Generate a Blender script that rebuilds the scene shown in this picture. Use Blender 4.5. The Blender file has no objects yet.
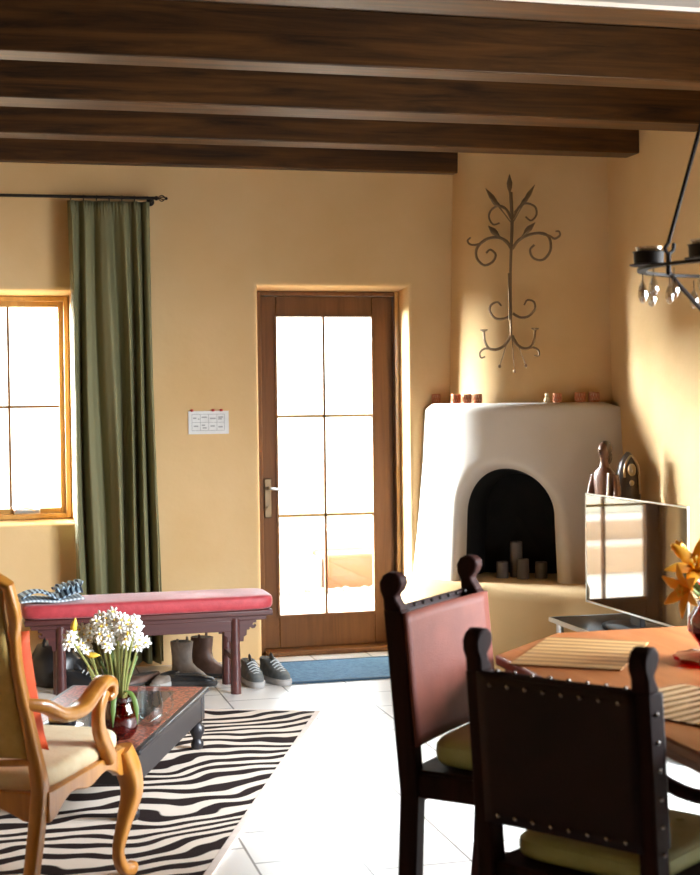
import bpy, bmesh, math, random
from mathutils import Vector, Matrix
random.seed(7)
PI = math.pi
sc = bpy.context.scene
COL = sc.collection
# ------------------------------------------------------------------ camera
EYE = 1.48
yaw = math.atan(.255); rollv = .012; pit = math.atan(37 / 1458.)
f0 = Vector((math.sin(yaw), math.cos(yaw), 0)); R0 = Vector((math.cos(yaw), -math.sin(yaw), 0)); ZZ = Vector((0, 0, 1))
fw = f0 * math.cos(pit) - ZZ * math.sin(pit); up = f0 * math.sin(pit) + ZZ * math.cos(pit)
cr = R0 * math.cos(rollv) - up * math.sin(rollv); cu = up * math.cos(rollv) + R0 * math.sin(rollv)
cam = bpy.data.objects.new('camera', bpy.data.cameras.new('camera')); COL.objects.link(cam)
M3 = Matrix((cr, cu, -fw)).transposed()
cam.matrix_world = Matrix.Translation((0, 0, EYE)) @ M3.to_4x4()
cam.data.sensor_fit = 'HORIZONTAL'; cam.data.sensor_width = 24; cam.data.lens = 50
cam.data.clip_start = .05
cam.data.dof.use_dof = True; cam.data.dof.focus_distance = 6.6; cam.data.dof.aperture_fstop = 4.0
sc.camera = cam
# ------------------------------------------------------------------ world, lights, exposure
w = bpy.data.worlds.new('sky'); sc.world = w; w.use_nodes = True
bg = w.node_tree.nodes['Background']; bg.inputs[0].default_value = (.86, .94, 1.0, 1); bg.inputs[1].default_value = 10
def area(name, loc, aim, sx, sy, power, color):
    l = bpy.data.lights.new(name, 'AREA'); l.shape = 'RECTANGLE'; l.size = sx; l.size_y = sy
    l.energy = power; l.color = color
    o = bpy.data.objects.new(name, l); COL.objects.link(o); o.location = loc
    o.rotation_euler = Vector(aim).to_track_quat('-Z', 'Y').to_euler()
    return o
def portal(name, loc, aim, sx, sy):
    o = area(name, loc, aim, sx, sy, 1, (1, 1, 1)); o.data.cycles.is_portal = True; return o
portal('door_daylight', (1.98, 8.47, 1.1), (0, -1, 0), .62, 1.82)
portal('window_daylight', (.17, 8.47, 1.46), (0, -1, 0), .6, 1.2)
area('right_window_daylight', (3.74, 3.4, 1.45), (-1, .8, -.68), 1.8, 1.3, 150, (.84, .92, 1.0)).data.spread = math.radians(90)
sun = bpy.data.lights.new('sun', 'SUN'); sun.energy = 180; sun.angle = .85; sun.color = (.88, .94, 1.0)
so = bpy.data.objects.new('sun', sun); COL.objects.link(so)
so.rotation_euler = Vector((.85, -.50, -.16)).to_track_quat('-Z', 'Y').to_euler(); so.location = (-8, 13, 5)
sc.view_settings.view_transform = 'Standard'; sc.view_settings.look = 'None'
sc.view_settings.exposure = 0.25; sc.view_settings.gamma = 1; sc.view_settings.use_curve_mapping = False
sc.cycles.use_denoising = True
try: sc.cycles.denoiser = 'OPENIMAGEDENOISE'
except Exception: pass
sc.cycles.max_bounces = 12; sc.cycles.diffuse_bounces = 7; sc.cycles.transparent_max_bounces = 16
sc.cycles.caustics_reflective = False; sc.cycles.caustics_refractive = False
sc.cycles.sample_clamp_indirect = 6

# ------------------------------------------------------------------ materials
def nt(name):
    m = bpy.data.materials.new(name); m.use_nodes = True
    return m, m.node_tree.nodes, m.node_tree.links, m.node_tree.nodes['Principled BSDF']
def setp(b, rough=.6, metal=0., coat=0., spec=None, ior=None, sheen=0.):
    b.inputs['Roughness'].default_value = rough; b.inputs['Metallic'].default_value = metal
    b.inputs['Coat Weight'].default_value = coat
    b.inputs['Sheen Weight'].default_value = sheen
    if spec is not None: b.inputs['Specular IOR Level'].default_value = spec
    if ior: b.inputs['IOR'].default_value = ior
def coords(n, l, scale=(1, 1, 1), rot=(0, 0, 0), loc=(0, 0, 0)):
    tc = n.new('ShaderNodeTexCoord'); mp = n.new('ShaderNodeMapping')
    mp.inputs['Scale'].default_value = scale; mp.inputs['Rotation'].default_value = rot; mp.inputs['Location'].default_value = loc
    l.new(tc.outputs['Object'], mp.inputs[0]); return mp.outputs[0]
def noise(n, l, vec, scale, detail=3, rough=.5, dist=0.):
    t = n.new('ShaderNodeTexNoise'); t.inputs['Scale'].default_value = scale; t.inputs['Detail'].default_value = detail
    t.inputs['Roughness'].default_value = rough; t.inputs['Distortion'].default_value = dist
    l.new(vec, t.inputs['Vector']); return t.outputs['Fac']
def ramp(n, l, fac, stops, interp='LINEAR'):
    r = n.new('ShaderNodeValToRGB'); e = r.color_ramp; e.interpolation = interp
    while len(e.elements) < len(stops): e.elements.new(.5)
    for k, (p, c) in enumerate(stops):
        e.elements[k].position = p; e.elements[k].color = (*c, 1)
    l.new(fac, r.inputs[0]); return r.outputs[0]
def bump(n, l, b, h, strength, dist=.01):
    u = n.new('ShaderNodeBump'); u.inputs['Strength'].default_value = strength; u.inputs['Distance'].default_value = dist
    l.new(h, u.inputs['Height']); l.new(u.outputs[0], b.inputs['Normal'])
def mottled(name, c1, c2, scale=4, rough=.7, bs=0., bscale=None, stretch=(1, 1, 1), **k):
    m, n, l, b = nt(name); setp(b, rough, **k)
    v = coords(n, l, stretch); f = noise(n, l, v, scale, 5)
    l.new(ramp(n, l, f, [(.3, c1), (.7, c2)]), b.inputs['Base Color'])
    if bs: bump(n, l, b, noise(n, l, v, bscale or scale * 3, 4), bs)
    return m
def plain(name, c, rough=.5, **k):
    m, n, l, b = nt(name); setp(b, rough, **k)
    v = coords(n, l); f = noise(n, l, v, 18, 2)
    l.new(ramp(n, l, f, [(.3, tuple(x * .93 for x in c)), (.7, tuple(min(1, x * 1.05) for x in c))]), b.inputs['Base Color'])
    return m
def wood(name, c1, c2, axis='x', rough=.5, scale=1., coat=0., knots=False, spec=None):
    m, n, l, b = nt(name); setp(b, rough, coat=coat, spec=spec)
    s = {'x': (.6, 9, 9), 'y': (9, .6, 9), 'z': (9, 9, .6)}[axis]
    v = coords(n, l, tuple(q * scale for q in s)); f = noise(n, l, v, 2.2, 7, .62, .6)
    c = ramp(n, l, f, [(.32, c1), (.5, tuple((p + q) / 2 for p, q in zip(c1, c2))), (.68, c2)])
    if knots:
        v2 = coords(n, l, (1.3, 4, 4)); vo = n.new('ShaderNodeTexVoronoi'); vo.inputs['Scale'].default_value = 1.1
        l.new(v2, vo.inputs['Vector'])
        k = ramp(n, l, vo.outputs['Distance'], [(.03, (.25, .2, .18)), (.13, (1, 1, 1))])
        mx = n.new('ShaderNodeMix'); mx.data_type = 'RGBA'; mx.blend_type = 'MULTIPLY'; mx.inputs[0].default_value = .9
        l.new(c, mx.inputs[6]); l.new(k, mx.inputs[7]); c = mx.outputs[2]
    l.new(c, b.inputs['Base Color']); bump(n, l, b, f, .25, .004)
    return m
def glassmat(name, tint, gloss=.08, rough=.02):
    m, n, l, b = nt(name); n.remove(b)
    t = n.new('ShaderNodeBsdfTransparent'); t.inputs[0].default_value = (*tint, 1)
    g = n.new('ShaderNodeBsdfGlossy'); g.inputs['Roughness'].default_value = rough
    fr = n.new('ShaderNodeFresnel'); fr.inputs[0].default_value = 1.45
    ad = n.new('ShaderNodeMath'); ad.operation = 'ADD'; ad.inputs[1].default_value = gloss - .04
    l.new(fr.outputs[0], ad.inputs[0])
    ge = n.new('ShaderNodeNewGeometry'); inv = n.new('ShaderNodeMath'); inv.operation = 'SUBTRACT'; inv.inputs[0].default_value = 1; l.new(ge.outputs['Backfacing'], inv.inputs[1])
    mu = n.new('ShaderNodeMath'); mu.operation = 'MULTIPLY'; l.new(ad.outputs[0], mu.inputs[0]); l.new(inv.outputs[0], mu.inputs[1])
    mx = n.new('ShaderNodeMixShader'); l.new(mu.outputs[0], mx.inputs[0]); l.new(t.outputs[0], mx.inputs[1]); l.new(g.outputs[0], mx.inputs[2])
    l.new(mx.outputs[0], n['Material Output'].inputs[0]); return m
MP = mottled('tan_plaster', (.70, .465, .215), (.77, .545, .285), 1.6, .92, .35, 9)
MPW = mottled('pale_plaster', (.72, .67, .60), (.79, .74, .68), 2.0, .9, .3, 9)
MCEIL = mottled('ceiling_plaster', (.72, .58, .38), (.78, .64, .44), 2, .9)
MBEAM = wood('beam_wood', (.012, .005, .0012), (.125, .050, .011), 'x', .48, knots=True, spec=.34)
MDOOR = wood('door_wood', (.11, .042, .010), (.19, .078, .020), 'z', .5, spec=.25)
MGOLD = wood('frame_wood', (.42, .22, .05), (.58, .33, .09), 'z', .45, coat=.2)
MSOOT = mottled('soot', (.004, .004, .004), (.010, .009, .008), 12, .9)
MIRON = plain('dark_iron', (.020, .014, .011), .55, metal=.5)
MBRONZE = plain('bronze_iron', (.22, .15, .085), .45, metal=.7)
MSILV = plain('satin_silver', (.75, .75, .73), .3, metal=1.)
MCHAIR = wood('dark_chair_wood', (.012, .004, .003), (.034, .010, .008), 'z', .6, spec=.10)
MHONEY = wood('honey_wood', (.42, .15, .018), (.64, .27, .042), 'z', .33, coat=.4)
MBENCH = wood('oxblood_wood', (.045, .010, .010), (.085, .022, .018), 'x', .4, coat=.25)
MBLACK = plain('black_lacquer', (.016, .014, .016), .38, spec=.4)
MTABLE = wood('table_wood', (.25, .075, .022), (.38, .13, .042), 'y', .32, coat=.12)
MREDC = mottled('red_cushion_cloth', (.36, .022, .032), (.46, .04, .05), 30, .55, .2, 120, sheen=.35)
MGREEN = mottled('green_cushion_cloth', (.42, .46, .18), (.50, .54, .24), 14, .6, .15, 60)
MCURT = mottled('green_curtain_cloth', (.165, .155, .072), (.225, .21, .105), 10, .8, .15, 150, stretch=(1, 1, .1))
MYEL = mottled('straw_upholstery', (.62, .40, .10), (.74, .51, .17), 22, .7, .2, 90)
MCREAM = mottled('cream_upholstery', (.80, .62, .36), (.88, .73, .48), 20, .65, .2, 90)
MORANGE = mottled('orange_cloth', (.55, .055, .008), (.66, .09, .014), 12, .7, .2, 70)
MCOPPER = mottled('copper_mosaic', (.42, .12, .05), (.62, .25, .12), 60, .35, metal=.4)
MWHITE = plain('white_paper', (.80, .80, .78), .7)
MGLASS = glassmat('window_glass', (.97, .98, .97), .06)
MCLEAR = glassmat('clear_glass', (.88, .92, .92), .12, .01)
MRED = glassmat('red_glass', (.62, .04, .07), .14, .02)
MCRYS = glassmat('crystal', (.80, .80, .80), .35, .01)
MLEAF = plain('leaf_green', (.10, .16, .03), .5)
MSTEM = plain('stem_green', (.20, .20, .055), .5)
MPETAL = plain('white_petal', (.88, .86, .80), .5)
MYELP = plain('yellow_petal', (.85, .55, .05), .5)
MLILY = mottled('orange_petal', (.92, .36, .01), (.98, .52, .03), 14, .6)
MBLUEM = mottled('blue_mat_cloth', (.03, .10, .19), (.08, .20, .33), 45, .9, .6, 90)

def floor_mat():
    m, n, l, b = nt('pale_floor_tile'); setp(b, .30, coat=.0)
    tc = n.new('ShaderNodeTexCoord'); sp = n.new('ShaderNodeSeparateXYZ'); cb = n.new('ShaderNodeCombineXYZ')
    l.new(tc.outputs['Object'], sp.inputs[0]); l.new(sp.outputs[1], cb.inputs[0]); l.new(sp.outputs[0], cb.inputs[1])
    mp = n.new('ShaderNodeMapping'); mp.inputs['Location'].default_value = (-5.25 + .338 * 20, -.832 + .338 * 21, 0)
    l.new(cb.outputs[0], mp.inputs[0])
    br = n.new('ShaderNodeTexBrick'); br.offset = .5; br.inputs['Scale'].default_value = 1
    br.inputs['Brick Width'].default_value = .338; br.inputs['Row Height'].default_value = .338
    br.inputs['Mortar Size'].default_value = .0045; br.inputs['Mortar Smooth'].default_value = .2
    br.inputs['Color1'].default_value = (.74, .71, .67, 1); br.inputs['Color2'].default_value = (.80, .77, .73, 1)
    br.inputs['Mortar'].default_value = (.16, .14, .12, 1)
    l.new(mp.outputs[0], br.inputs[0])
    v = coords(n, l); f = noise(n, l, v, 5, 4)
    mx = n.new('ShaderNodeMix'); mx.data_type = 'RGBA'; mx.blend_type = 'MULTIPLY'; mx.inputs[0].default_value = .5
    l.new(br.outputs[0], mx.inputs[6]); l.new(ramp(n, l, f, [(.3, (.88, .86, .84)), (.7, (1, 1, 1))]), mx.inputs[7])
    l.new(mx.outputs[2], b.inputs['Base Color'])
    bump(n, l, b, br.outputs['Fac'], -.3, .003)
    return m
MFLOOR = floor_mat()
def zebra_mat():
    m, n, l, b = nt('zebra_pile'); setp(b, .95, spec=.1)
    v = coords(n, l)
    f1 = noise(n, l, v, 1.6, 2); f2 = noise(n, l, v, 4.5, 2)
    sp = n.new('ShaderNodeSeparateXYZ'); l.new(v, sp.inputs[0])
    def mth(op, a, c):
        q = n.new('ShaderNodeMath'); q.operation = op
        for i, z in enumerate((a, c)):
            if isinstance(z, (int, float)): q.inputs[i].default_value = z
            elif z is not None: l.new(z, q.inputs[i])
        return q.outputs[0]
    # stripes run across the rug, forked by a second frequency that takes over in patches
    ph = mth('ADD', mth('MULTIPLY', sp.outputs[1], 8.2), mth('ADD', mth('MULTIPLY', f1, 5.5), mth('MULTIPLY', sp.outputs[0], -4.0)))
    tw = mth('MULTIPLY', mth('ABSOLUTE', mth('SINE', mth('MULTIPLY', sp.outputs[0], 2.3), None), None), .55)
    s = mth('SINE', mth('MULTIPLY', mth('ADD', ph, tw), 2 * PI), None)
    s2 = mth('ADD', s, mth('MULTIPLY', mth('SUBTRACT', f2, .5), 1.6))
    c = ramp(n, l, mth('MULTIPLY_ADD', s2, .25) if False else mth('ADD', mth('MULTIPLY', s2, .25), .5),
             [(.47, (.020, .011, .010)), (.53, (.70, .59, .49))])
    l.new(c, b.inputs['Base Color']); bump(n, l, b, noise(n, l, v, 260, 2), .5, .004)
    return m
MZEB = zebra_mat()
def stripes_mat(name, c1, c2, freq, axis=0, rough=.5, warp=0., c3=None):
    m, n, l, b = nt(name); setp(b, rough)
    v = coords(n, l); wv = n.new('ShaderNodeTexWave'); wv.bands_direction = 'XYZ'[axis]
    wv.inputs['Scale'].default_value = freq; wv.inputs['Distortion'].default_value = warp; wv.inputs['Detail'].default_value = 3
    l.new(v, wv.inputs[0])
    l.new(ramp(n, l, wv.outputs['Fac'], [(.3, c1), (.7, c2)]), b.inputs['Base Color']); return m
MBAMBOO = stripes_mat('bamboo_slats', (.22, .11, .04), (.46, .27, .11), 5.5, 1, .32, 1.2)
MBAMBOO2 = stripes_mat('dark_bamboo_slats', (.16, .075, .03), (.55, .38, .22), 8, 1, .25, 1.8)
MTOWEL = stripes_mat('striped_towel_cloth', (.02, .035, .06), (.42, .56, .66), 13, 0, .8, .6)
def leather_mat(name, c1, c2, rough=.42, spec=.5):
    m, n, l, b = nt(name); setp(b, rough, spec=spec)
    v = coords(n, l); f = noise(n, l, v, 5, 6, .6, .4)
    l.new(ramp(n, l, f, [(.3, c1), (.7, c2)]), b.inputs['Base Color'])
    vo = n.new('ShaderNodeTexVoronoi'); vo.inputs['Scale'].default_value = 260; l.new(v, vo.inputs['Vector'])
    bump(n, l, b, vo.outputs['Distance'], .25, .002); return m
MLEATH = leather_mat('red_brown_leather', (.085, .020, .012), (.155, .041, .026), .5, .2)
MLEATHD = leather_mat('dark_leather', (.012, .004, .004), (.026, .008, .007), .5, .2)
def fret_mat():
    m, n, l, b = nt('carved_red_border'); setp(b, .35, coat=.3)
    v = coords(n, l); vo = n.new('ShaderNodeTexVoronoi'); vo.feature = 'DISTANCE_TO_EDGE'; vo.inputs['Scale'].default_value = 42; l.new(v, vo.inputs['Vector'])
    l.new(ramp(n, l, vo.outputs['Distance'], [(.05, (.10, .03, .02)), (.2, (.46, .11, .06))]), b.inputs['Base Color'])
    bump(n, l, b, vo.outputs['Distance'], .5, .003); return m
MFRET = fret_mat()

# ------------------------------------------------------------------ mesh tools
class MB:
    def __init__(s): s.v = []; s.f = []
    def add(s, vs, fs):
        o = len(s.v); s.v += [tuple(p) for p in vs]; s.f += [tuple(i + o for i in f) for f in fs]; return s
    def box(s, x0, x1, y0, y1, z0, z1):
        return s.add([(x0, y0, z0), (x1, y0, z0), (x1, y1, z0), (x0, y1, z0), (x0, y0, z1), (x1, y0, z1), (x1, y1, z1), (x0, y1, z1)],
                     [(0, 3, 2, 1), (4, 5, 6, 7), (0, 1, 5, 4), (1, 2, 6, 5), (2, 3, 7, 6), (3, 0, 4, 7)])
    def rings(s, rs, closed=True, cap=True):
        o = len(s.v); n = len(rs[0]); fs = []
        for r in rs: s.v += [tuple(p) for p in r]
        for i in range(len(rs) - 1):
            for j in range(n if closed else n - 1):
                k = (j + 1) % n
                fs.append((o + i * n + j, o + i * n + k, o + (i + 1) * n + k, o + (i + 1) * n + j))
        if cap:
            fs.append(tuple(o + j for j in reversed(range(n)))); fs.append(tuple(o + (len(rs) - 1) * n + j for j in range(n)))
        s.f += fs; return s
    def tube(s, pts, rad, seg=8, flat=1., sq=False, refv=None, cap=True):
        pts = [Vector(p) for p in pts]; n = len(pts)
        rad = [rad] * n if isinstance(rad, (int, float)) else rad
        ref = Vector(refv) if refv else None; rs = []
        for i, p in enumerate(pts):
            t = (pts[min(i + 1, n - 1)] - pts[max(i - 1, 0)]).normalized()
            if ref is None:
                ref = Vector((0, 0, 1)) if abs(t.z) < .9 else Vector((1, 0, 0))
            a = (ref - t * ref.dot(t)).normalized(); b = t.cross(a); ref = a if refv is None else Vector(refv)
            ring = []
            for j in range(seg):
                th = 2 * PI * (j + (.5 if sq else 0)) / seg
                c, d = math.cos(th), math.sin(th)
                if sq:
                    e = .45; c = math.copysign(abs(c) ** e, c); d = math.copysign(abs(d) ** e, d)
                ring.append(p + a * (c * rad[i]) + b * (d * rad[i] * flat))
            rs.append(ring)
        return s.rings(rs, True, cap)
    def lathe(s, prof, c=(0, 0, 0), seg=20, cap=True, wave=None):
        rs = []
        for r, z in prof:
            rs.append([(c[0] + r * math.cos(2 * PI * j / seg) * (1 + (wave(j / seg, z) if wave else 0)),
                        c[1] + r * math.sin(2 * PI * j / seg) * (1 + (wave(j / seg, z) if wave else 0)), c[2] + z) for j in range(seg)])
        return s.rings(rs, True, cap)
    def ell(s, c, r, seg=14, nr=8, R=None):
        rs = []
        for i in range(1, nr):
            a = PI * i / nr - PI / 2
            ring = [Vector((r[0] * math.cos(a) * math.cos(2 * PI * j / seg), r[1] * math.cos(a) * math.sin(2 * PI * j / seg), r[2] * math.sin(a))) for j in range(seg)]
            if R: ring = [R @ p for p in ring]
            rs.append([p + Vector(c) for p in ring])
        return s.rings(rs)
    def prism(s, poly, fn0, fn1):
        n = len(poly); return s.rings([[fn0(*p) for p in poly], [fn1(*p) for p in poly]])
    def grid(s, fn, nu, nv):
        o = len(s.v)
        for i in range(nu + 1):
            for j in range(nv + 1): s.v.append(tuple(fn(i / nu, j / nv)))
        for i in range(nu):
            for j in range(nv):
                a = o + i * (nv + 1) + j; s.f.append((a, a + nv + 1, a + nv + 2, a + 1))
        return s
    def build(s, name, m, parent=None, world=False, bevel=0, sub=0, solid=0, angle=40, recalc=True, origin=True):
        me = bpy.data.meshes.new(name)
        vs = s.v
        off = Vector((0, 0, 0))
        if parent is None and origin:
            xs, ys, zs = zip(*vs); off = Vector(((min(xs) + max(xs)) / 2, (min(ys) + max(ys)) / 2, min(zs)))
            vs = [tuple(Vector(p) - off) for p in vs]
        me.from_pydata(vs, [], s.f)
        if recalc:
            bm = bmesh.new(); bm.from_mesh(me); bmesh.ops.recalc_face_normals(bm, faces=bm.faces); bm.to_mesh(me); bm.free()
        me.materials.append(m); me.shade_smooth()
        try: me.set_sharp_from_angle(angle=math.radians(angle))
        except Exception: pass
        o = bpy.data.objects.new(name, me); COL.objects.link(o); o.location = off
        if parent:
            o.parent = parent
            if world:
                o.matrix_parent_inverse = W(parent).inverted()
        if solid:
            q = o.modifiers.new('s', 'SOLIDIFY'); q.thickness = solid; q.offset = 0
        if bevel:
            q = o.modifiers.new('b', 'BEVEL'); q.width = bevel; q.segments = 2; q.limit_method = 'ANGLE'; q.angle_limit = math.radians(38); q.harden_normals = False
        if sub:
            q = o.modifiers.new('u', 'SUBSURF'); q.levels = sub; q.render_levels = sub
        return o
def W(o):
    m = o.matrix_basis.copy()
    if o.parent: m = W(o.parent) @ o.matrix_parent_inverse @ m
    return m
def thing(name, label, cat, loc=(0, 0, 0), rz=0., group=None):
    o = bpy.data.objects.new(name, None); COL.objects.link(o); o.location = loc; o.rotation_euler = (0, 0, rz); o.empty_display_size = .1
    o['label'] = label; o['category'] = cat
    if group: o['group'] = group
    return o
def tag(o, label, cat, group=None):
    o['label'] = label; o['category'] = cat
    if group: o['group'] = group
    return o
def structure(o): o['kind'] = 'structure'; return o
def copy_tree(o, parent=None):
    c = o.copy(); COL.objects.link(c)
    if parent: c.parent = parent
    for ch in [q for q in bpy.data.objects if q.parent == o]: copy_tree(ch, c)
    return c
def spline(pts, n=8):
    P = [Vector(p) for p in pts]; out = []
    for i in range(len(P) - 1):
        a, b, c, d = P[max(i - 1, 0)], P[i], P[i + 1], P[min(i + 2, len(P) - 1)]
        for k in range(n):
            t = k / n
            out.append(.5 * ((2 * b) + (c - a) * t + (2 * a - 5 * b + 4 * c - d) * t * t + (3 * b - a - 3 * c + d) * t ** 3))
    out.append(P[-1]); return out

MDARKP = mottled('bounce_damping_plaster', (.12, .06, .03), (.18, .09, .05), 2, .9)  # dark brown picked for the unseen back wall to cut bounce onto beam faces
MBOARD = wood('bounce_damping_boards', (.03, .014, .006), (.08, .04, .015), 'x', .6)  # dark boards put in so the ceilings throw less light on the beams
# ------------------------------------------------------------------ room shell
XL, XR, YB, YF, HC = -2.2, 3.5, -2.0, 8.2, 3.02
structure(MB().box(XL - .3, XR + .3, YB - .3, 8.55, -.1, 0).build('floor', MFLOOR, origin=False))
DX0, DX1, DZ = 1.577, 2.430, 2.120      # door opening at the frame
WX0, WX1, WZ0, WZ1 = -.160, .503, .838, 2.082
def far_wall():
    m = MB(); g = .045
    dx0, dx1, dz = DX0 - g, DX1 + g, DZ + g
    wx0, wx1, wz0, wz1 = WX0 - g, WX1 + g, WZ0 - g, WZ1 + g
    xs = [XL, wx0, wx1, dx0, dx1, XR]; zs = [0, wz0, wz1, dz, HC]
    for i in range(5):
        for k in range(4):
            if i == 3 and k < 3: continue
            if i == 1 and k == 1: continue
            m.add([(xs[i], YF, zs[k]), (xs[i + 1], YF, zs[k]), (xs[i + 1], YF, zs[k + 1]), (xs[i], YF, zs[k + 1])], [(0, 1, 2, 3)])
    prof = [(g - r * g * .62 if False else g * (1 - math.sin(a) * .62), YF + .045 * (1 - math.cos(a))) for a in [PI / 2 * q / 6 for q in range(7)] for r in (1,)]
    prof += [(0, 8.36), (0, 8.6)]
    def ring(x0, x1, z0, z1, o, y, bottom): 
        b = z0 - o if bottom else z0
        return [(x0 - o, y, b), (x0 - o, y, z1 + o), (x1 + o, y, z1 + o), (x1 + o, y, b)]
    m.rings([ring(DX0, DX1, 0, DZ, o, y, False) for o, y in prof], False, False)
    m.rings([ring(WX0, WX1, WZ0, WZ1, o, y, True) for o, y in prof], True, False)
    # outer face
    for i in range(5):
        for k in range(4):
            X0 = xs[i]; X1 = xs[i + 1]
            if i == 3 and k < 3: continue
            if i == 1 and k == 1: continue
            m.add([(X0, 8.6, zs[k]), (X1, 8.6, zs[k]), (X1, 8.6, zs[k + 1]), (X0, 8.6, zs[k + 1])], [(0, 3, 2, 1)])
    return m.build('wall_far', MP, origin=False, recalc=False, angle=50)
structure(far_wall())
def side_wall(name, x, s, hole):
    # wall in the plane x, hole (y0,y1,z0,z1)
    y0, y1, z0, z1 = hole; m = MB()
    ys = [YB, y0, y1, 8.6]; zs = [0, z0, z1, 3.5]
    for i in range(3):
        for k in range(3):
            if i == 1 and k == 1: continue
            a, b = sorted((x, x + s * .3)); m.box(a, b, ys[i], ys[i + 1], zs[k], zs[k + 1])
    return structure(m.build(name, MP, origin=False))
structure(MB().box(XL - .3, XL, YB, 8.6, 0, 3.5).build('wall_left', MP, origin=False))
side_wall('wall_right', XR, 1, (2.5, 4.7, .65, 2.15))
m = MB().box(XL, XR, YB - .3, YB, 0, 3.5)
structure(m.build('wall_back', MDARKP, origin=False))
structure(MB().box(XL, XR, 4.75, 8.6, HC, HC + .2).build('ceiling', MBOARD, origin=False))
structure(MB().box(XL, XR, YB - .3, 4.75, 3.45, 3.65).build('ceiling_front', MBOARD, origin=False))
structure(MB().box(XL, XR, 4.55, 4.60, 2.803, 3.46).build('wall_header', MPW, origin=False))
for k, (a, b, x1, z0, z1) in enumerate(((4.60, 4.80, XR, 2.80, 3.02), (5.61, 5.77, XR, 2.80, HC), (6.46, 6.67, XR, 2.80, HC), (7.30, 7.46, XR, 2.80, HC), (8.13, 8.2, 2.80, 2.80, HC))):
    o = MB().box(XL, x1, a, b, z0, z1).build('ceiling_beam', MBEAM, bevel=.006)
    tag(o, ('light-bottomed timber beam nearest the camera, under the plaster header', 'deep dark timber ceiling beam, second from the camera', 'dark timber ceiling beam, third from the camera', 'dark timber beam ending at the right wall, in front of the chimney', 'dark timber beam lying along the far wall above the door')[k], 'ceiling beam', 'timber ceiling beams')
# window on the far wall
win = bpy.data.objects.new('window_1', None); COL.objects.link(win); win.location = ((WX0 + WX1) / 2, 8.36, WZ0); structure(win)
def frame_rect(x0, x1, z0, z1, t, ya, yb, bottom=True):
    m = MB(); m.box(x0, x0 + t, ya, yb, z0, z1); m.box(x1 - t, x1, ya, yb, z0, z1); m.box(x0 + t, x1 - t, ya, yb, z1 - t, z1)
    if bottom: m.box(x0 + t, x1 - t, ya, yb, z0, z0 + t)
    return m
frame_rect(WX0, WX1, WZ0, WZ1, .028, 8.335, 8.42).build('window_frame', MGOLD, win, True, bevel=.004)
frame_rect(WX0 + .028, WX1 - .028, WZ0 + .028, WZ1 - .028, .030, 8.36, 8.41).build('window_sash', MGOLD, win, True, bevel=.003)
gx0, gx1, gz0, gz1 = WX0 + .058, WX1 - .058, WZ0 + .058, WZ1 - .058
MB().box((gx0 + gx1) / 2 - .007, (gx0 + gx1) / 2 + .007, 8.375, 8.40, gz0, gz1).build('muntin', MDOOR, win, True)
MB().box(gx0, gx1, 8.377, 8.398, 1.466 - .007, 1.466 + .007).build('muntin', MDOOR, win, True)
MB().box(gx0, gx1, 8.385, 8.389, gz0, gz1).build('window_pane', MGLASS, win, True)
lk = MB().box(.185, .33, 8.33, 8.36, .865, .893).build('window_crank', MSILV, win, True, bevel=.006)
lk['label'] = 'silver crank operator'
MB().tube([(.30, 8.335, .885), (.27, 8.315, .90), (.21, 8.31, .90)], .006).build('crank_handle', MSILV, lk, True)
# door
dr = bpy.data.objects.new('door_1', None); COL.objects.link(dr); dr.location = ((DX0 + DX1) / 2, 8.36, 0); structure(dr)
frame_rect(DX0, DX1, 0, DZ, .024, 8.335, 8.47, False).build('door_frame', MDOOR, dr, True, bevel=.004)
sd = MB().box(DX1 - .022, DX1 - .002, 8.328, 8.336, 0, DZ).build('golden_jamb_strip', MGOLD, dr, True)  # golden strip along the right jamb, lighter wood than the frame
GX0, GX1, GZ0, GZ1 = 1.697, 2.275, .222, 1.975
leaf = MB(); LX0, LX1 = DX0 + .026, DX1 - .026
leaf.box(LX0, GX0, 8.375, 8.42, .03, DZ - .026); leaf.box(GX1, LX1, 8.375, 8.42, .03, DZ - .026)
leaf.box(GX0, GX1, 8.375, 8.42, .03, GZ0); leaf.box(GX0, GX1, 8.375, 8.42, GZ1, DZ - .026)
lf = leaf.build('door_leaf', MDOOR, dr, True, bevel=.005)
for z in (GZ0 + (GZ1 - GZ0) / 3, GZ0 + (GZ1 - GZ0) * 2 / 3): MB().box(GX0, GX1, 8.378, 8.415, z - .008, z + .008).build('muntin', MGOLD, dr, True)
MB().box(1.983 - .007, 1.983 + .007, 8.378, 8.415, GZ0, GZ1).build('muntin', MDOOR, dr, True)
frame_rect(GX0 - .012, GX1 + .012, GZ0 - .012, GZ1 + .012, .014, 8.366, 8.376).build('glazing_bead', MDOOR, dr, True)
MB().box(GX0, GX1, 8.395, 8.40, GZ0, GZ1).build('door_pane', MGLASS, dr, True)
MB().box(DX0 + .02, DX1 - .02, 8.25, 8.5, 0, .028).build('threshold', MDOOR, dr, True, bevel=.006)
hp = MB().box(1.612, 1.655, 8.362, 8.376, .80, 1.03).build('handle_plate', MBRONZE, dr, True, bevel=.006)
MB().tube(spline([(1.634, 8.365, .975), (1.634, 8.32, .975), (1.65, 8.312, .972), (1.70, 8.315, .966), (1.735, 8.318, .970)]), .008).build('door_handle', MSILV, hp, True)
MB().lathe([(.011, 0), (.011, .02)], (0, 0, 0), 12).build('keyhole_rose', MBRONZE, hp).matrix_local = Matrix.Translation(W(hp).inverted() @ Vector((1.634, 8.365, .86))) @ Matrix.Rotation(PI / 2, 4, 'X')

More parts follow.
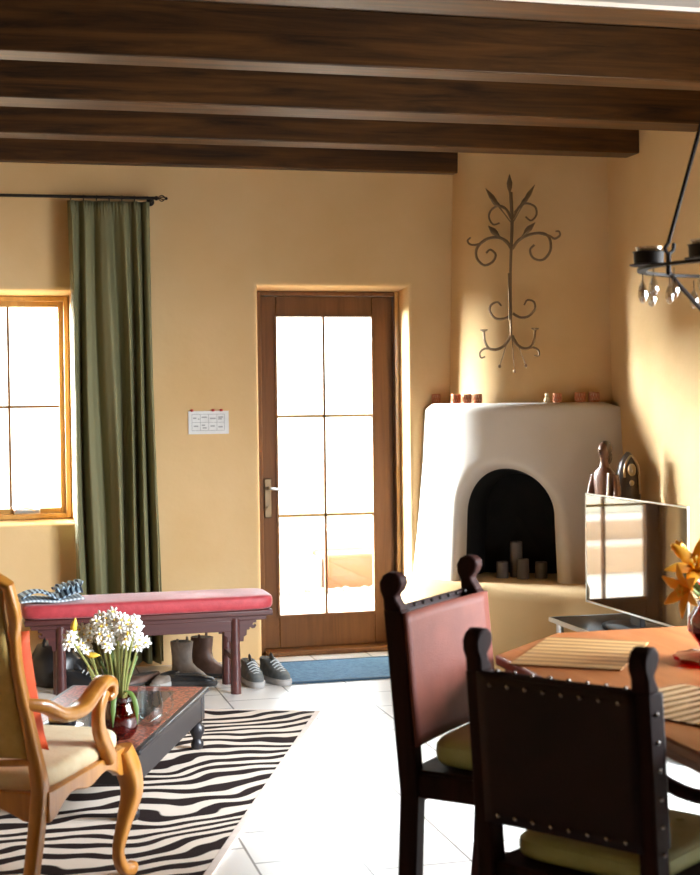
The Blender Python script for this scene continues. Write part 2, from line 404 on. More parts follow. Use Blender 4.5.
# ------------------------------------------------------------------ outside
o = MB().box(-8, 12, 8.62, 26, -.16, -.06).build('patio_ground', mottled('patio_gravel', (.52, .46, .40), (.66, .60, .52), 8, .9), origin=False); structure(o)
MTERRA = mottled('terracotta_stucco', (.13, .045, .018), (.18, .065, .028), 3, .9)
MTERRA2 = mottled('pink_stucco', (.46, .36, .28), (.54, .43, .34), 3, .9)
MSTUC = mottled('garden_wall_stucco', (.66, .68, .60), (.74, .76, .68), 3, .9)
tag(MB().box(2.74, 6.5, 11.6, 12.1, -.1, .215).build('planter_wall', MTERRA, bevel=.03), 'low terracotta stucco planter wall seen through the lower right door pane', 'garden wall')
tag(MB().box(-1, 2.73, 11.65, 12.1, -.1, .19).build('planter_wall', MTERRA2, bevel=.03), 'low pinkish stucco bench seen through the lower left door pane', 'garden wall')
tag(MB().box(-4, 8, 12.15, 12.9, -.1, .365).build('stucco_step', MTERRA2, bevel=.02), 'wide pinkish stucco step behind the low planter walls outside', 'step')
tag(MB().box(-4, 8, 12.95, 13.3, -.1, .58).build('garden_wall', MSTUC, bevel=.03), 'long pale stucco garden wall beyond the patio', 'garden wall')
structure(MB().box(-8, 12, 17.0, 17.3, -.1, 2.6).build('wall_courtyard', MSTUC, origin=False))
for k in range(26):
    x = 2.1 + k * .075 + random.uniform(-.02, .02)
    r = random.uniform(.025, .05)
    o = MB().ell((x, 11.38 + random.uniform(-.06, .06), -.06 + r * .5), (r, r * .9, r * .7), 8, 6).build('patio_stone', mottled('stone', (.16, .13, .11), (.3, .26, .22), 20, .9) if k == 0 else bpy.data.materials['stone'])
    tag(o, 'small grey stone in the row edging the terracotta planter wall outside', 'stone', 'stones edging the patio')

# ------------------------------------------------------------------ kiva fireplace
CX, CY = 3.5, 8.2
def sup(a, b, n, t):   # t 0..1 : from the far wall round to the right wall
    th = t * PI / 2; c, s = math.cos(th), math.sin(th)
    return CX - a * c ** (2 / n), CY - b * s ** (2 / n)
BA = .46
def body_ab(z):
    q = max(0, (1.455 - z) / 1.0); fl = q ** 1.4
    return .96 + .075 * fl, .63 + .17 * fl
def body_pt(t, z):
    if z > 1.455 - .05:
        q = (z - 1.405) / .05; sh = .05 * (1 - math.sqrt(max(0, 1 - q * q)))
    else: sh = 0
    a, b = body_ab(z); x, y = sup(a - sh, b - sh, 2.5, t); return Vector((x, y, z))
def ts(px):  # parameter of the body curve seen in a direction x/y ratio
    lo, hi = 0, 1
    for _ in range(40):
        md = (lo + hi) / 2; p = body_pt(md, .6)
        if p.x / p.y < px: lo = md
        else: hi = md
    return lo
fire = thing('kiva_fireplace', 'rounded white plaster corner fireplace with an arched opening and tapering chimney', 'fireplace', (3.1, 7.7, 0))
rL, rR = 2.496 / 7.4, 3.018 / 7.4
tA, tB = ts(rL), ts(rR); tm = (tA + tB) / 2
NA = 48
def arch(hw, hh, base, k):       # k 0..1 round the arch, (t offset in metres, z)
    leg = .30; tot = 2 * leg + PI
    q = k * tot
    if q < leg: return -hw, base + (hh - hw * 1.0 - base) * (q / leg)
    if q > tot - leg: return hw, base + (hh - hw - base) * ((tot - q) / leg)
    a = PI - (q - leg); return hw * math.cos(a), hh - hw + hw * math.sin(a)
pA, pB = body_pt(tA, .6), body_pt(tB, .6); wid = (pB - pA).length
mpt = tb = tm + (tB - tA) * .0
def T(off): return tm + (tB - tA) * off / wid
nin = (Vector((pB.y - pA.y, pA.x - pB.x, 0))); nin = Vector((-(pB - pA).y, (pB - pA).x, 0)).normalized()
if nin.y < 0: nin = -nin
def body():
    m = MB(); rings = []
    hw, top = wid / 2, 1.085
    # splayed mouth: depth rings from inside out
    for dep, gr in ((.13, 0), (.10, .004), (.06, .014), (.03, .028), (.012, .042), (0, .060)):
        r = []
        for i in range(NA + 1):
            u, z = arch(hw + gr, top + gr, BA - .02, i / NA)
            r.append(body_pt(T(u), z) + nin * dep)
        rings.append(r)
    # from the mouth's lip out to the limits of the body
    out = []
    for i in range(NA + 1):
        k = i / NA
        if k < .30: out.append((0, (BA - .02) + (1.455 - BA + .02) * (k / .30)))
        elif k > .70: out.append((1, (BA - .02) + (1.455 - BA + .02) * ((1 - k) / .30)))
        else: out.append(((k - .3) / .4, 1.455))
    g = .060
    for q in [1 - (1 - x / 22) ** 1.9 for x in range(1, 23)]:
        r = []
        for i in range(NA + 1):
            u, z = arch(hw + g, top + g, BA - .02, i / NA); t0 = T(u)
            t1, z1 = out[i]; tt = t0 + (t1 - t0) * q; zz = z + (z1 - z) * q
            r.append(body_pt(min(1, max(0, tt)), min(1.455, zz)))
        rings.append(r)
    m.rings(rings, False, False)
    # mantel top
    n = 40; o = [body_pt(i / n, 1.455) for i in range(n + 1)]; c = [Vector((CX - .3 * (1 - i / n), CY - .2 * (i / n), 1.455)) for i in range(n + 1)]
    m.rings([o, c], False, False)
    return m.build('firebox_surround', MPW, fire, True, recalc=True, angle=70)
body()
# soot-black firebox behind the mouth
m = MB(); rs = []
for dep, sh in ((.129, 0), (.135, -.004), (.50, .05), (.501, .3)):
    r = []
    for i in range(NA + 1):
        u, z = arch(max(.01, wid / 2 - sh + (.0 if dep < .13 else .004)), 1.085 - sh + .003, BA - .01, i / NA)
        p0 = body_pt(T(u), min(z, 1.2)) if sh < .2 else body_pt(T(0), .8)
        r.append(Vector((p0.x, p0.y, z if sh < .2 else .8)) + nin * dep)
    rs.append(r)
m.rings(rs, True, False); m.build('firebox', MSOOT, fire, True, angle=70)
c0 = body_pt(tm, .5)
# hearth bench running round and along the right wall
bp = spline([(2.38, 8.2, 0), (2.40, 7.93, 0), (2.50, 7.56, 0), (2.67, 7.24, 0), (2.87, 6.97, 0), (3.05, 6.82, 0), (3.17, 6.72, 0), (3.20, 6.5, 0), (3.20, 5.6, 0), (3.20, 4.9, 0)], 6)
m = MB(); prof = [(0, 0), (0, BA - .04), (.012, BA - .012), (.04, BA)]
rs = []
for ins, z in prof:
    r = []
    for i, p in enumerate(bp):
        t = (bp[min(i + 1, len(bp) - 1)] - bp[max(0, i - 1)]).normalized(); nn = Vector((-t.y, t.x, 0))
        if nn.x < 0: nn = -nn
        r.append(Vector((p.x, p.y, z)) + nn * ins)
    rs.append(r)
rs.append([Vector((3.5, max(4.9, p.y if p.x > 3.1 else p.y + .0), BA)) if p.x > 3.0 else Vector((min(3.5, p.x + .9), 8.2, BA)) for p in bp])
m.rings(rs, False, False); m.add([(3.2, 4.9, 0), (3.5, 4.9, 0), (3.5, 4.9, BA), (3.24, 4.9, BA)], [(0, 1, 2, 3)])
m.build('hearth_bench', MP, fire, True, angle=60)
# chimney breast
m = MB(); rs = []
for z in [1.44 + (HC - 1.44) * i / 20 for i in range(21)]:
    q = (z - 1.44) / (HC - 1.44); a = .80 - .04 * q; b = .52 - .05 * q
    rs.append([(*sup(a, b, 2.15, i / 36), z) for i in range(37)])
m.rings(rs, False, False); m.build('chimney', MP, fire, True, angle=70)
def chim_pt(ratio, z, off=0.):
    lo, hi = 0, 1
    for _ in range(40):
        md = (lo + hi) / 2; q = (z - 1.44) / (HC - 1.44); x, y = sup(.80 - .04 * q, .52 - .05 * q, 2.15, md)
        if x / y < ratio: lo = md
        else: hi = md
    return Vector((x, y, z))
# candles in the firebox
cg = 'pale candles inside the fireplace'
for k, (u, d, h, r) in enumerate(((-.02, .33, .20, .035), (-.09, .27, .09, .034), (.03, .25, .11, .034), (.12, .28, .09, .034))):
    p = body_pt(T(u + .04), .5) + nin * d
    o = thing('pillar_candle', ('tallest dim pillar candle at the back of the fireplace', 'short pillar candle on the left inside the fireplace', 'short pillar candle in the middle of the fireplace', 'short pillar candle on the right inside the fireplace')[k], 'candle', (p.x, p.y, BA), 0, cg)
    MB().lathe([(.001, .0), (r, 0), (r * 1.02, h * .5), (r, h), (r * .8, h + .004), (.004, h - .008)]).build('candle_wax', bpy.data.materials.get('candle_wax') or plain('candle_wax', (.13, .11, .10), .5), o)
    MB().tube([(0, 0, h - .01), (.002, 0, h + .012)], .0015, 5).build('wick', MSOOT, o)

# mantel ornaments
def mantel_spot(ratio):
    lo, hi = 0, 1
    for _ in range(40):
        md = (lo + hi) / 2; x, y = sup(.885, .575, 2.3, md)
        if x / y < ratio: lo = md
        else: hi = md
    return x, y
def ratio(px):
    d = fw + cr * ((px - 350) / 1458.) - cu * ((400 - 437.5) / 1458.); return d.x / d.y
def votive(px, wdt, h, label, rz=0., m_=None):
    x, y = mantel_spot(ratio(px)); t = thing('votive_holder', label, 'candle holder', (x, y, 1.456), rz, 'copper votive holders on the mantel')
    n = 12; r = wdt / 2
    MB().lathe([(.001, 0), (r * .95, 0), (r * .95, .004), (r * .86, .006)], seg=24).build('base', MCOPPER, t)
    for zz in (.004, h - .006): MB().lathe([(r, zz), (r, zz + .006), (r * .93, zz + .006), (r * .93, zz), (r, zz)], seg=24, cap=False).build('rim', MCOPPER, t)
    lt = MB()
    for j in range(n):
        a0, a1 = 2 * PI * j / n, 2 * PI * (j + 1) / n; am = (a0 + a1) / 2
        P = lambda a, z: (r * .97 * math.cos(a), r * .97 * math.sin(a), z)
        lt.tube([P(a0, .006), P(am, h - .006)], .0028, 5); lt.tube([P(am, h - .006), P(a1, .006)], .0028, 5)
        lt.tube([P(a0, h * .5), P(am, h * .5), P(a1, h * .5)], .0022, 5)
    lt.build('lattice', m_ or MCOPPER, t)
    MB().lathe([(r * .7, .006), (r * .84, h * .9), (r * .80, h * .9), (r * .66, .010)], seg=18, cap=False).build('glass_cup', bpy.data.materials.get('amber_glass') or plain('amber_glass', (.72, .52, .34), .2), t)
votive(436, .050, .055, 'single copper lattice votive holder at the left end of the mantel')
votive(456, .056, .052, 'copper lattice votive holder, first of the trio on the mantel')
votive(466.5, .056, .052, 'copper lattice votive holder, middle of the trio on the mantel')
votive(477, .056, .052, 'copper lattice votive holder, last of the trio on the mantel')
votive(557, .048, .050, 'copper lattice votive holder beside the small pale cat on the mantel')
votive(580, .060, .054, 'dark copper votive holder right of the cat, nearer the cat')
votive(594, .060, .054, 'dark copper votive holder at the right end of the mantel')
x, y = mantel_spot(ratio(549)); ct = thing('cat_ornament', 'tiny pale cat figurine on the mantel beside a copper votive', 'ornament', (x - .02, y - .02, 1.456), -.6)
m = MB().lathe([(.001, 0), (.017, 0), (.019, .012), (.012, .03), (.008, .034)], seg=14); m.ell((0, 0, .040), (.012, .011, .011)); m.build('cat_body', mottled('pale_ceramic', (.62, .48, .26), (.74, .62, .40), 50, .4), ct)
for s in (-1, 1): MB().lathe([(.004, 0), (.0005, .010)], (s * .007, 0, .048), 6).build('ear', bpy.data.materials['pale_ceramic'], ct)
x, y = mantel_spot(ratio(513)); p = Vector((x, y, 1.456))
tag(MB().box(-.065, .065, -.002, .002, 0, .11).build('greeting_card', MWHITE), 'blank pale card standing against the chimney on the mantel', 'card')
cd = bpy.data.objects['greeting_card']; cd.location = (x + .055, y + .09, 1.457); cd.rotation_euler = (-.12, 0, -.55)

# ------------------------------------------------------------------ iron wall sconce on the chimney
cpt = chim_pt(ratio(512), 2.1)
sa = math.atan2(-.534, .845)
sco = thing('wall_sconce', 'tall wrought iron scroll sconce with leaves and two candle cups on the chimney', 'wall sconce', (cpt.x - .045, cpt.y - .07, 1.62), sa)
def S(px, py, d=0.): return ((px - 507.5) / 167., -d, (372 - py) / 176. + .02)
def scroll(pts, r, d=0., name='scroll', mm=None):
    P = spline([S(*q, d) for q in pts], 7); n = len(P)
    return MB().tube(P, [1.2 * r * (1 - .35 * i / n) for i in range(n)], 7).build(name, mm or MBRONZE, sco)
MSC = MBRONZE
scroll([(511, 196), (512, 225), (511, 250), (510, 280), (510, 340)], .0085, 0, 'stem')
scroll([(509, 276), (509, 322)], .0055, .012, 'stem')
scroll([(511, 252), (506, 244), (497, 240), (486, 242), (478, 250), (478, 260), (485, 267), (493, 264), (496, 257), (491, 252), (487, 255)], .0075)
scroll([(512, 252), (518, 244), (528, 239), (540, 238), (547, 243), (548, 255), (541, 264), (532, 262), (529, 254), (533, 249)], .0075)
scroll([(488, 241), (480, 246), (472, 246), (469, 242), (472, 239)], .006)
scroll([(538, 238), (547, 241), (552, 244), (557, 241), (556, 237), (553, 237)], .006)
scroll([(511, 222), (506, 212), (499, 209), (492, 213), (490, 220), (494, 227), (500, 226)], .006)
scroll([(513, 222), (519, 211), (526, 208), (534, 212), (535, 220), (530, 225), (525, 221)], .006)
scroll([(510, 318), (503, 321), (495, 320), (490, 313), (491, 307), (497, 304), (501, 308)], .0065)
scroll([(512, 316), (519, 320), (527, 319), (533, 312), (532, 305), (526, 303), (523, 308)], .0065)
scroll([(510, 338), (505, 346), (497, 351), (489, 350), (485, 343), (484, 333)], .008)
scroll([(511, 338), (516, 347), (523, 351), (529, 349), (532, 342), (533, 333)], .008)
scroll([(493, 351), (485, 350), (480, 354), (481, 359), (485, 358)], .0055)
scroll([(525, 351), (531, 350), (536, 353), (536, 358), (532, 358)], .0055)
for px in (484, 533):
    c = S(px, 332); MB().lathe([(.006, -.012), (.010, -.004), (.021, 0), (.022, .006), (.018, .006), (.008, .002)], c, 16).build('candle_cup', MBRONZE, sco)
def leafp(a, b, wd, ball=False):
    A, B = Vector(S(*a)), Vector(S(*b)); 
    P = [A.lerp(B, q) for q in (0, .3, .5, .62, .75, .88, 1)]; P = [p + Vector((0, -.012 * math.sin(PI * i / 6), 0)) for i, p in enumerate(P)]
    MB().tube(P, [.003, .003, .006, wd, wd * 1.15, wd * .6, .001], 8, flat=.6).build('leaf', MSC, sco)
leafp((511, 226), (487, 191), .013); leafp((513, 226), (534, 190), .012); leafp((511, 214), (510, 178), .014)
leafp((510, 216), (492, 203), .012); leafp((514, 216), (529, 201), .012)
leafp((510, 250), (489, 228), .015); leafp((513, 250), (534, 227), .015)
for a, b in (((506, 345), (499, 368)), ((511, 340), (513, 373)), ((516, 345), (524, 368))):
    q = MB().tube([S(*a), S(*b)], .0028, 6); q.ell(S(*b), (.009, .009, .011), 10, 6); q.build('pendant', MSC, sco)

# ------------------------------------------------------------------ carved figures on the hearth bench
MFIG = wood('carved_wood', (.10, .035, .016), (.19, .075, .035), 'z', .38, coat=.3)
MFIGD = wood('dark_carved_wood', (.035, .018, .010), (.09, .05, .024), 'z', .35, coat=.3)
MGILT = plain('gilded_paint', (.62, .46, .24), .3, metal=.3)
def fig1():
    t = thing('carved_figure', 'slender brown carved wooden figure with swept hair, left of the pair behind the television', 'sculpture', (3.235, 7.20, BA), -1.05)
    m = MB(); rs = []
    for z, rx, ry, ox in ((0, .085, .075, 0), (.03, .088, .078, 0), (.2, .07, .06, 0), (.36, .055, .045, 0), (.45, .05, .04, 0), (.54, .062, .045, 0), (.60, .072, .046, 0), (.63, .060, .040, 0), (.65, .026, .026, 0), (.68, .021, .022, 0), (.70, .024, .026, 0)):
        rs.append([(ox + rx * math.cos(2 * PI * j / 18), ry * math.sin(2 * PI * j / 18), z) for j in range(18)])
    m.rings(rs); m.ell((0, -.004, .735), (.030, .036, .046), 16, 12); m.ell((0, -.042, .732), (.006, .009, .012), 8, 6); m.ell((0, -.037, .714), (.010, .006, .004), 8, 6)
    for s in (-1, 1): m.ell((s * .011, -.034, .745), (.006, .004, .004), 8, 6)
    m.build('figure_body', MFIG, t)
    h = MB(); h.ell((0, .010, .745), (.036, .036, .046), 16, 10); h.ell((0, .036, .70), (.022, .018, .04), 12, 8); h.build('hair', MFIGD, t)
    for s in (-1, 1): MB().tube(spline([(s * .066, 0, .605), (s * .085, -.005, .52), (s * .078, -.03, .42), (s * .045, -.07, .38)]), [.020] * 12 + [.016] * 13, 10).build('arm', MFIG, t)
    MB().tube([(.055, -.06, .30), (.065, -.055, .62)], .006, 8).build('staff', MSILV, t)
fig1()
def fig2():
    t = thing('carved_figure', 'dark hooded carved figure with a gilded face, right of the pair behind the television', 'sculpture', (3.395, 7.245, BA), -.15)
    m = MB(); rs = []
    for z, rx, ry in ((0, .08, .07), (.05, .082, .07), (.25, .068, .055), (.42, .062, .05), (.52, .070, .055), (.60, .066, .055), (.66, .052, .048), (.70, .030, .032), (.725, .008, .01)):
        rs.append([(rx * math.cos(2 * PI * j / 18), ry * math.sin(2 * PI * j / 18) + z * .01, z) for j in range(18)])
    m.rings(rs); m.build('hooded_body', MFIGD, t)
    f = MB(); f.ell((0.006, -.040, .628), (.024, .020, .036), 14, 10); f.ell((.006, -.062, .625), (.005, .007, .010), 8, 6); f.build('face', MGILT, t)
    MB().tube(spline([(-.035, -.045, .59), (-.032, -.05, .65), (.004, -.04, .705), (.038, -.046, .65), (.044, -.05, .58), (.05, -.045, .50)]), .006, 8).build('hood_edge', MGILT, t)
    MB().ell((0, -.062, .56), (.014, .010, .016), 12, 8).build('clasped_hands', MGILT, t)
fig2()

# ------------------------------------------------------------------ television and its bench
TL = Vector((2.93, 6.74, 0)); TR = Vector((2.956, 5.707, 0)); tw = (TR - TL).length; td = (TR - TL).normalized()
trz = math.atan2(td.y, td.x)          # local +x from far end to near end, screen faces local -y
tv = thing('television', 'flat black television with silver edges reflecting the glass door', 'television', tuple((TL + TR) / 2) [:2] + (.40,), trz)
tz0, tz1 = .062, .607
MTV = plain('black_screen', (.004, .004, .005), .035, ior=2.3); MTVB = plain('tv_back', (.02, .02, .02), .4)
MB().box(-tw / 2 + .007, tw / 2 - .007, -.006, .0, tz0 + .012, tz1 - .010).build('screen', MTV, tv)
frame_rect(-tw / 2, tw / 2, tz0, tz1, .008, -.008, .002).build('bezel', MSILV, tv, bevel=.002)
MB().box(-tw / 2 + .05, tw / 2 - .05, .002, .030, tz0 + .03, tz1 - .04).build('back_shell', MTVB, tv, bevel=.008)
MB().box(-.05, .05, .002, .03, .01, tz0 + .03).build('neck', MBLACK, tv, bevel=.004)
MB().lathe([(.001, .002), (.20, .002), (.205, .008), (.19, .014), (.05, .018), (.001, .02)], (0, 0, 0), 36).build('stand_base', MBLACK, tv).scale = (1.1, .62, 1)
tb_ = thing('television_bench', 'low black glass television bench with silver edging by the hearth', 'tv stand', (2.95, 6.05, 0), 0)
tb_.location = (2.95, 5.98, 0)
MB().box(-.235, .235, -.72, .72, .388, .400).build('glass_top', plain('black_glass', (.010, .022, .034), .25, spec=.08), tb_, bevel=.002)
frame_rect(0, 1, 0, 1, .1, 0, 1)
m = MB(); m.box(-.240, -.234, -.725, .725, .380, .402); m.box(.234, .240, -.725, .725, .380, .402); m.box(-.24, .24, .720, .726, .380, .402); m.box(-.24, .24, -.726, -.720, .380, .402); m.build('silver_edging', MSILV, tb_)
MB().box(-.225, .225, -.71, .71, .18, .19).build('shelf', MBLACK, tb_, bevel=.002)
MB().box(-.225, .225, -.71, .71, .03, .05).build('shelf', MBLACK, tb_, bevel=.002)
for sx in (-1, 1):
    for sy in (-1, 1): MB().tube([(sx * .20, sy * .68, 0), (sx * .20, sy * .68, .39)], .018, 14).build('leg', MSILV, tb_)

# ------------------------------------------------------------------ curtain rod and curtain
rod = thing('curtain_rod', 'thin black curtain rod with an openwork finial above the window', 'curtain rod', (.3, 8.08, 2.60))
MB().tube([(-.75, 8.08, 2.603), (.965, 8.08, 2.607)], .0085, 10).build('rod_bar', MIRON, rod, True)
for s in (0,):
    m = MB().ell((.975, 8.08, 2.607), (.012, .013, .013), 10, 8)
    for j in range(4):
        a = PI / 2 * j; P = [(.985 + .042 * q, 8.08 + .017 * math.sin(PI * q) * math.cos(a + q), 2.607 + .017 * math.sin(PI * q) * math.sin(a + q)) for q in [i / 8 for i in range(9)]]
        m.tube(P, .003, 5)
    m.ell((1.030, 8.08, 2.607), (.008, .009, .009), 10, 8); m.build('finial', MIRON, rod, True)
MB().tube([(.955, 8.08, 2.604), (.955, 8.14, 2.60), (.955, 8.2, 2.60)], .007, 8).build('wall_bracket', MIRON, rod, True)
MB().lathe([(.022, 0), (.022, .01)], (0, 0, 0), 14).build('bracket_plate', MIRON, rod).matrix_local = Matrix.Translation(Vector((.955, 8.20, 2.60)) - Vector(rod.location)) @ Matrix.Rotation(PI / 2, 4, 'X')
for j in range(7):
    x = .51 + j * .069; m = MB(); m.tube([(x, 8.08 + .015 * math.cos(2 * PI * q / 14), 2.602 + .015 * math.sin(2 * PI * q / 14)) for q in range(15)], .0025, 5); m.build('ring', MIRON, rod, True)
cur = thing('curtain', 'olive green gathered curtain hanging floor-length beside the window', 'curtain', (.72, 8.08, .02))
def curt(u, v):
    z = 2.585 - v * 2.545
    x0 = .492 + .028 * v; x1 = .935 + .04 * v
    uu = u + .012 * math.sin(6 * v + 9 * u)
    x = x0 + (x1 - x0) * uu
    amp = .022 + .030 * min(1, v * 1.6)
    ph = 2 * PI * (6.2 * u + .45 * math.sin(5.3 * u + 1.1) + .12 * math.sin(3 * v + 4 * u))
    y = 8.08 + amp * math.sin(ph) + .010 * math.sin(2.3 * ph + 2 * v) * (0.4 + v) + .012 * math.sin(11 * u) * v
    if v < .03: y = 8.08 + (y - 8.08) * .75 + .006 * math.sin(2 * PI * 26 * u)
    return (x, y, z)
MB().grid(curt, 150, 60).build('curtain_cloth', MCURT, cur, True, solid=.003, angle=80, recalc=False)

# ------------------------------------------------------------------ paper calendar taped on the wall
pc = thing('paper_notice', 'small white four-column paper notice held by red pins beside the door', 'paper notice', (1.265, 8.197, 1.30))
MB().box(-.115, .115, -.004, 0, 0, .13).build('sheet', MWHITE, pc)
m = MB(); gr = plain('grey_ink', (.42, .42, .42), .8)
for x in (-.095, -.047, .0, .047, .090): m.box(x - .0012, x + .0012, -.0048, -.004, .02, .112)
for z in (.02, .066, .112): m.box(-.095, .09, -.0048, -.004, z - .0012, z + .0012)
for (a, b, z) in ((-.088, -.07, .09), (-.06, -.052, .085), (-.04, -.01, .095), (.008, .04, .088), (.055, .082, .095), (.055, .075, .085), (-.085, -.06, .045), (-.04, -.02, .05), (-.035, -.012, .035), (.01, .035, .045), (.055, .08, .04)): m.box(a, b, -.0048, -.004, z - .004, z + .004)
m.build('printed_grid', gr, pc)
for x in (-.095, .025, .072): MB().ell((x, -.010, .134), (.010, .008, .008), 10, 6).build('pin', plain('red_pin', (.55, .05, .04), .4), pc)

# ------------------------------------------------------------------ zebra rug, door mat
RA = math.atan2(.39, 1.0)  # rug edges run this far off the room's axes
ru, rv = Vector((-math.cos(RA), math.sin(RA), 0)), Vector((-math.sin(RA), -math.cos(RA), 0))
rc = Vector((1.555, 6.715, 0)); RL, RW = 3.3, 2.3
rug = thing('zebra_rug', 'black and cream zebra striped rug under the coffee table', 'rug', tuple(rc + ru * RW / 2 + rv * RL / 2), -RA)
def rugf(u, v):
    return (RW / 2 - .028 - u * (RW - .056), RL / 2 - .02 - v * (RL - .04), .008 + .0015 * math.sin(7 * u + 5 * v))
m = MB(); m.box(-RW / 2 + .028, RW / 2 - .028, -RL / 2 + .02, RL / 2 - .02, .001, .010); m.build('pile', MZEB, rug)
m = MB(); m.box(RW / 2 - .028, RW / 2, -RL / 2, RL / 2, .001, .011); m.box(-RW / 2, -RW / 2 + .028, -RL / 2, RL / 2, .001, .011); m.box(-RW / 2 + .028, RW / 2 - .028, RL / 2 - .02, RL / 2, .001, .011); m.box(-RW / 2 + .028, RW / 2 - .028, -RL / 2, -RL / 2 + .02, .001, .011)
m.build('binding', plain('cream_binding', (.70, .58, .50), .9), rug, bevel=.002)
mt = thing('door_mat', 'blue woven doormat on the tiles in front of the glass door', 'doormat', (1.94, 7.73, 0))
MB().box(-.375, .375, -.285, .285, .001, .010).build('mat_pile', MBLUEM, mt)
m = MB(); m.box(-.395, .395, -.305, -.285, .001, .012); m.box(-.395, .395, .285, .305, .001, .012); m.box(-.395, -.375, -.285, .285, .001, .012); m.box(.375, .395, -.285, .285, .001, .012); m.build('mat_border', plain('dark_blue_edge', (.015, .05, .09), .8), mt, bevel=.002)

# ------------------------------------------------------------------ red cushioned bench
bn = thing('altar_bench', 'dark oxblood carved bench with a long red cushion below the curtain', 'bench', (.81, 7.42, 0))
bx0, bx1, by0, by1 = .20 - .81, 1.435 - .81, -.17, .17
MB().box(bx0, bx1, by0, by1, .395, .425).build('bench_top', MBENCH, bn, bevel=.007)
MB().box(bx0 + .03, bx1 - .03, by0 + .02, by1 - .02, .372, .396).build('waist_moulding', MBENCH, bn, bevel=.004)
LXs = (.375 - .81, 1.245 - .81)
for fy in (by0 + .035, by1 - .035):
    MB().box(LXs[0], LXs[1], fy - .010, fy + .010, .318, .374).build('apron', MBENCH, bn, bevel=.003)
    for lx in LXs:
        P = [(lx + (0.006 if lx < 0 else -.006) * q, fy, .39 * q) for q in (0, .5, 1)]
        MB().tube([(lx, fy, 0), (lx, fy, .2), (lx, fy, .385)], [.027, .025, .023], 14).build('leg', MBENCH, bn)
        for s in (-1, 1):
            poly = [(.0, .372), (.150, .372), (.150, .352), (.128, .352), (.122, .336), (.136, .330), (.142, .342), (.150, .330), (.140, .312), (.118, .308), (.104, .322), (.100, .300), (.082, .300), (.080, .262), (.060, .250), (.058, .215), (.0, .215)]
            q = MB().prism(poly, lambda a, z: (lx + s * a * .72, fy - .008, .372 - (.372 - z) * .68), lambda a, z: (lx + s * a * .72, fy + .008, .372 - (.372 - z) * .68)); q.build('spandrel', MBENCH, bn, bevel=.002)
for lx in LXs: MB().box(lx - .012, lx + .012, by0 + .035, by1 - .035, .16, .19).build('side_stretcher', MBENCH, bn)
def pad(name, x0, x1, y0, y1, z0, z1, mat, parent, nx=30, ny=12, puff=.35, exp=3.2):
    m = MB(); seg = 40; rs = []
    cx, cy, cz = (x0 + x1) / 2, (y0 + y1) / 2, (z0 + z1) / 2; hx, hy, hz = (x1 - x0) / 2, (y1 - y0) / 2, (z1 - z0) / 2
    for i in range(1, 12):
        a = PI * i / 12 - PI / 2; ca = abs(math.cos(a)) ** (2 / exp); sa_ = math.copysign(abs(math.sin(a)) ** (2 / exp), math.sin(a))
        r = []
        for j in range(seg):
            b = 2 * PI * j / seg; cb = math.copysign(abs(math.cos(b)) ** (2 / 7.), math.cos(b)); sb = math.copysign(abs(math.sin(b)) ** (2 / 7.), math.sin(b))
            k = ca if ca > .0 else 0
            px_ = hx - hz * (1 - ca) * 1.0; py_ = hy - hz * (1 - ca) * 1.0
            r.append((cx + px_ * cb, cy + py_ * sb, cz + hz * sa_))
        rs.append(r)
    # crown: shrink rings toward the centre on top
    top = rs[-1]
    for q, zz in ((.75, .35), (.45, .8), (.15, 1.0)):
        rs.append([(cx + (p[0] - cx) * q, cy + (p[1] - cy) * q, z1 + puff * hz * zz * .5) for p in top])
    m.rings(rs); return m.build(name, mat, parent, angle=80)
cush = pad('seat_cushion', bx0 - .012, bx1 + .012, by0 - .008, by1 + .008, .424, .498, MREDC, bn, puff=.25)

# striped towel on bench
tw_ = thing('striped_towel', 'loosely folded blue and black striped towel on the bench cushion', 'towel', (.33, 7.36, .507), .1)
def towel(u, v, k=0):
    x = -.15 + .30 * u; y = -.09 + .18 * v
    z = .012 + .040 * abs(math.sin(PI * (u * 1.45 + .12))) ** 1.2 * (1 - .25 * v) + .008 * math.sin(9 * v + 5 * u) * u + .02 * v * u
    return (x, y, z)
MB().grid(towel, 40, 16).build('towel_layer', MTOWEL, tw_, solid=.008, angle=80)
def towel2(u, v): return (-.155 + .31 * u, -.10 + .20 * v, .008 + .004 * math.sin(8 * u))
MB().grid(towel2, 30, 10).build('towel_layer', stripes_mat('pale_towel', (.30, .36, .40), (.62, .68, .72), 16, 0, .8), tw_, solid=.009, angle=80)
def towel3(u, v):
    x = .02 + .13 * u + .02 * math.sin(3 * v); return (x, -.06 + .16 * v, .05 + .028 * u + .010 * math.sin(26 * u + 3 * v))
MB().grid(towel3, 34, 10).build('fringe', MTOWEL, tw_, solid=.006, angle=80)

